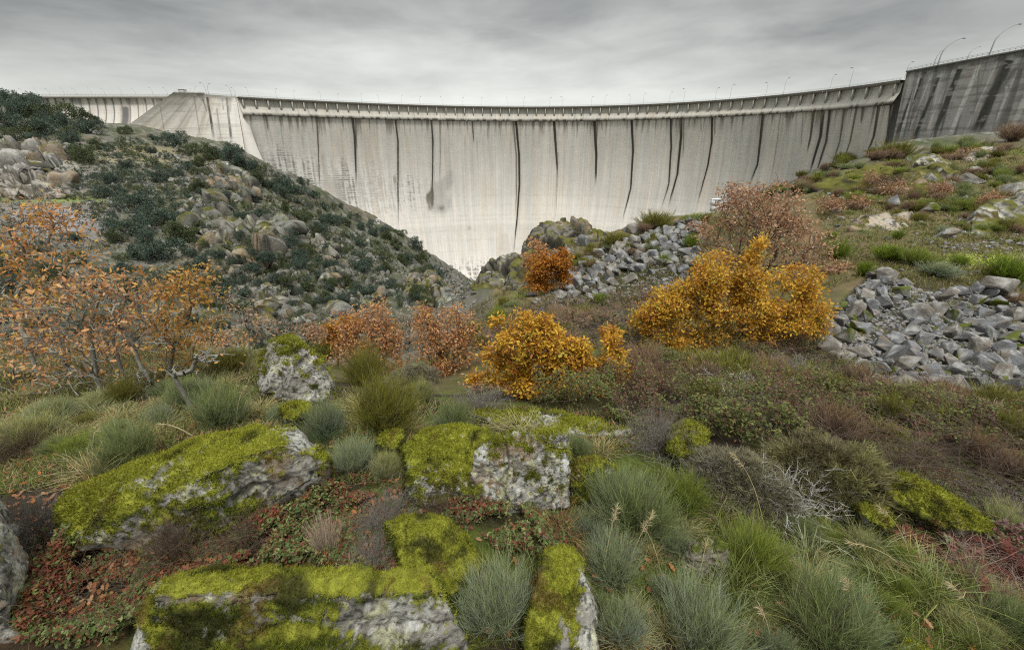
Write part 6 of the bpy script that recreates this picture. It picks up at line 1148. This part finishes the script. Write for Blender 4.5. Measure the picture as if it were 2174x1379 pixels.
# ------------------------------------------------------------------ stuff: brambles, ground grass, fallen leaves, twigs
def at_surface(poly, n, r, lift=0.0, lo=.6):
    xy = polyrand(poly, n, r); P = hit(xy[:, 0], xy[:, 1], lo); return P[~np.isnan(P[:, 0])]
def brambles(name, label, poly, n, mound, ls, pal, wts, seed, ncane, canew, ctint=(.24, .17, .14), shape='oval', rel=1.7, fz=3):
    pal = np.array(pal, float) * 1.25
    r = np.random.RandomState(seed); P = at_surface(poly, n, r); mb = MB()
    d = P[:, 1] * CP - P[:, 2] * SP
    hgt = mound * np.clip(.38 + rel * fbm(P * (1.3, 1.3, 0) / (mound * 2.0), 3, seed + 2), .06, 1.6) * r.rand(len(P)) ** .33; P[:, 2] += np.maximum(hgt, .01); kp = fbm(P * (2.2, 2.2, 2.2) / mound * .8, 3, seed + 11) > -.22; P = P[kp]
    patch = fbm(P * (.9, .9, 0) / mound, 3, seed + 5); pal = np.array(pal, float); w = np.array(wts, float) / sum(wts)
    ci = r.choice(len(pal), len(P), p=w); red = (patch > .15) & (r.rand(len(P)) < .5); ci = np.where(red, len(pal) - 1 - r.randint(2, size=len(P)), ci); col = pal[ci] * (1 + .3 * (r.rand(len(P), 1) * 2 - 1))
    up = norm(r.randn(len(P), 3) * .6 + (0, -.25, 1)); dd = r.randn(len(P), 3) * (1, 1, .35)
    for t in (-.9, 0, .9):
        s_ = np.cross(norm(up), norm(dd)); V, F, C = leaves(P, norm(dd) * math.cos(t) + s_ * math.sin(t), ls * (.6 + .7 * r.rand(len(P))), r, col, shape, up); mb.add(V, F, C)
    Q = at_surface(poly, ncane, r); m = len(Q); Q[:, 2] += mound * .2 * r.rand(m)
    V, F, C, _ = strips(Q, r.randn(m, 3) * (1, 1, .2) + (0, 0, .9), mound * (1.0 + 1.6 * r.rand(m)), canew, -1.6, 7, r, ctint, np.array(ctint) * 1.5, .4, .08); mb.add(V, F, C)
    Q = at_surface(poly, ncane * fz, r); m = len(Q); Q[:, 2] += mound * (.2 + .5 * r.rand(m))
    V, F, C, _ = strips(Q, r.randn(m, 3) * (1, 1, .6), mound * (.3 + .5 * r.rand(m)), canew * .5, -.3, 3, r, ctint, np.array(ctint) * 1.7, .5, .15); mb.add(V, F, C)
    o = link(name, mb.mesh(name, M_LEAF)); tag(o, label, 'brambles', None, 'stuff')
BP = [(.075, .095, .03), (.12, .14, .035), (.17, .17, .045), (.09, .06, .035), (.13, .06, .04), (.10, .05, .035)]
brambles('brambles', 'dark bramble thicket spreading over the right slope below the rubble', BRAMBLE_R, 130000, .58, .029, BP, [5, 4, 2, 2, 1.2, .8], 1101, 1300, .0028, (.09, .065, .05))
RP = [(.075, .11, .03), (.12, .15, .045), (.19, .20, .08), (.10, .07, .04), (.12, .035, .02), (.17, .06, .028)]
brambles('brambles', 'red and green brambles between the left foreground boulders', [(20, 1150), (140, 1150), (200, 1160), (340, 1165), (460, 1140), (560, 1090), (640, 1060), (700, 1010), (800, 1010), (860, 1030), (900, 1080), (1100, 1090), (1200, 1090), (1210, 1170), (1150, 1200), (1060, 1180), (1000, 1130), (930, 1100), (820, 1100), (860, 1200), (800, 1215), (560, 1210), (330, 1240), (260, 1379), (60, 1379), (40, 1290)], 36000, .32, .024, RP, [4, 4, 1.5, 2, 2, 1.2], 1111, 800, .0012, (.13, .105, .07), 'oval', 1.1, 1)
brambles('brambles', 'purple-tinged bramble clump beside the red ferns at the right edge', [(1990, 1150), (2060, 1140), (2174, 1150), (2174, 1290), (2080, 1280), (2000, 1220)], 3500, .22, .026, [(.12, .14, .06), (.17, .18, .09), (.14, .08, .08), (.20, .08, .07)], [3, 2, 2, 2], 1121, 300, .002)
brambles('brambles', 'brown-green scrub in the hollow behind the golden oaks', [(1000, 690), (1120, 650), (1330, 640), (1430, 630), (1400, 680), (1330, 760), (1200, 720), (1060, 780)], 9000, .7, .085, [(.10, .10, .04), (.13, .12, .05), (.12, .08, .05), (.16, .09, .06)], [3, 2, 3, 2], 1131, 1200, .006, (.14, .11, .09))
# ground grass and moss pile
def groundgrass(name, label, poly, n, L, w, pal, wts, seed, lo=.6, droop=-.8, sp=.9):
    r = np.random.RandomState(seed); P = at_surface(poly, n, r, lo=lo); m = len(P); d = odepth(P.T)[:, None][:, 0]
    keep = fbm(P * (1.1, 1.1, 0), 3, seed + 1) + .9 * r.rand(m) > .25; P = P[keep]; d = d[keep]; m = len(P)
    c = palette(m, r, pal, wts, .25) * 1.2; mb = MB()
    V, F, C, _ = strips(P - (0, 0, .01), hemi(m, r, sp, .6), L * (.4 + .9 * r.rand(m)) * (d / 3) ** .5, w * d / 3, droop * r.rand(m), 3, r, c * .65, c, .2, .05); mb.add(V, F, C)
    o = link(name, mb.mesh(name, M_BLADE)); tag(o, label, 'grass', None, 'stuff')
GG = [(.11, .15, .022), (.16, .20, .03), (.22, .22, .09), (.30, .26, .14), (.16, .11, .06)]
groundgrass('grass', 'short mossy grass carpet of the right foreground', [(1150, 1060), (1400, 960), (1900, 1000), (2174, 1100), (2174, 1379), (1000, 1379), (1000, 1250)], 60000, .09, .0022, GG, [3, 3, 2, 1.5, 1], 1201)
groundgrass('grass', 'sparse grass and moss on the left knoll', [(0, 800), (500, 790), (900, 850), (1350, 880), (1450, 930), (1200, 1000), (870, 1040), (640, 1020), (130, 1040), (0, 1050)], 45000, .10, .0025, GG, [2, 2, 2, 2, 2], 1207)
groundgrass('grass', 'thin dry grass on the far edge of the left knoll', [(0, 735), (600, 740), (620, 800), (0, 805)], 16000, .12, .0024, [(.14, .14, .05), (.24, .20, .10), (.10, .12, .03)], [2, 3, 2], 1211, 6)
groundgrass('grass', 'short grass among stones on the upper right slope', [(1700, 640), (1750, 500), (1720, 420), (1900, 340), (2174, 310), (2174, 640), (1950, 610), (1850, 580)], 30000, .10, .0022, [(.13, .15, .035), (.18, .20, .04), (.26, .22, .11), (.15, .11, .06)], [3, 2, 3, 2], 1213, 8)
groundgrass('grass', 'dry grass on the central ridge', [(990, 660), (1100, 600), (1280, 510), (1500, 470), (1600, 480), (1480, 640), (1300, 660), (1100, 720)], 16000, .12, .0022, [(.13, .14, .04), (.20, .18, .08), (.12, .09, .05)], [3, 2, 3], 1217, 8)
r = np.random.RandomState(1251); P = at_surface([(100, 290), (520, 330), (640, 395), (800, 480), (1000, 590), (980, 690), (700, 760), (300, 770), (0, 760), (0, 300)], 11000, r, lo=13); P = P[fbm(P * .09, 3, 1253) + .5 * r.randn(len(P)) * .5 > -.05]
n_ = len(P); c = np.repeat(P, 9, 0); d_ = odepth(c.T)[:, None] / F_PX; off = norm(r.randn(n_ * 9, 3)) * r.rand(n_ * 9, 1) * d_ * 3.2 + (0, 0, .4); col = np.repeat(palette(n_, r, [(.05, .065, .04), (.085, .09, .035), (.11, .085, .05), (.14, .13, .07)], [3, 3, 2, 1.5]), 9, 0)
V, F, C = leaves(c + off, r.randn(n_ * 9, 3), d_[:, 0] * 3.0, r, col, 'diamond'); tag(link('undergrowth', mesh_np('undergrowth', V, [F], C, M_DARKLEAF)), 'low scrub and herbs between the rocks of the left hill', 'undergrowth', None, 'stuff')
# fallen oak leaves
r = np.random.RandomState(1301); P = np.concatenate([at_surface([(0, 860), (900, 860), (1000, 1000), (900, 1250), (300, 1250), (0, 1379)], 2600, r), at_surface([(1000, 1150), (1500, 1000), (2174, 1150), (2174, 1379), (1000, 1379)], 420, r), at_surface([(1000, 860), (1400, 880), (1350, 960), (1050, 960)], 300, r)])
P[:, 2] += .02 + .03 * r.rand(len(P)); V, F, C = leaves(P, r.randn(len(P), 3) * (1, 1, .3), .06 * (.6 + .6 * r.rand(len(P))), r, palette(len(P), r, [(.32, .14, .06), (.26, .10, .05), (.38, .22, .12), (.42, .17, .05)], [3, 3, 2, 1]), 'lobed', r.randn(len(P), 3) * .5 + (0, 0, 1))
tag(link('fallen_leaves', mesh_np('fallen_leaves', V, [F], C, M_LEAF)), 'brown oak leaves fallen on moss and grass', 'leaves', None, 'stuff')
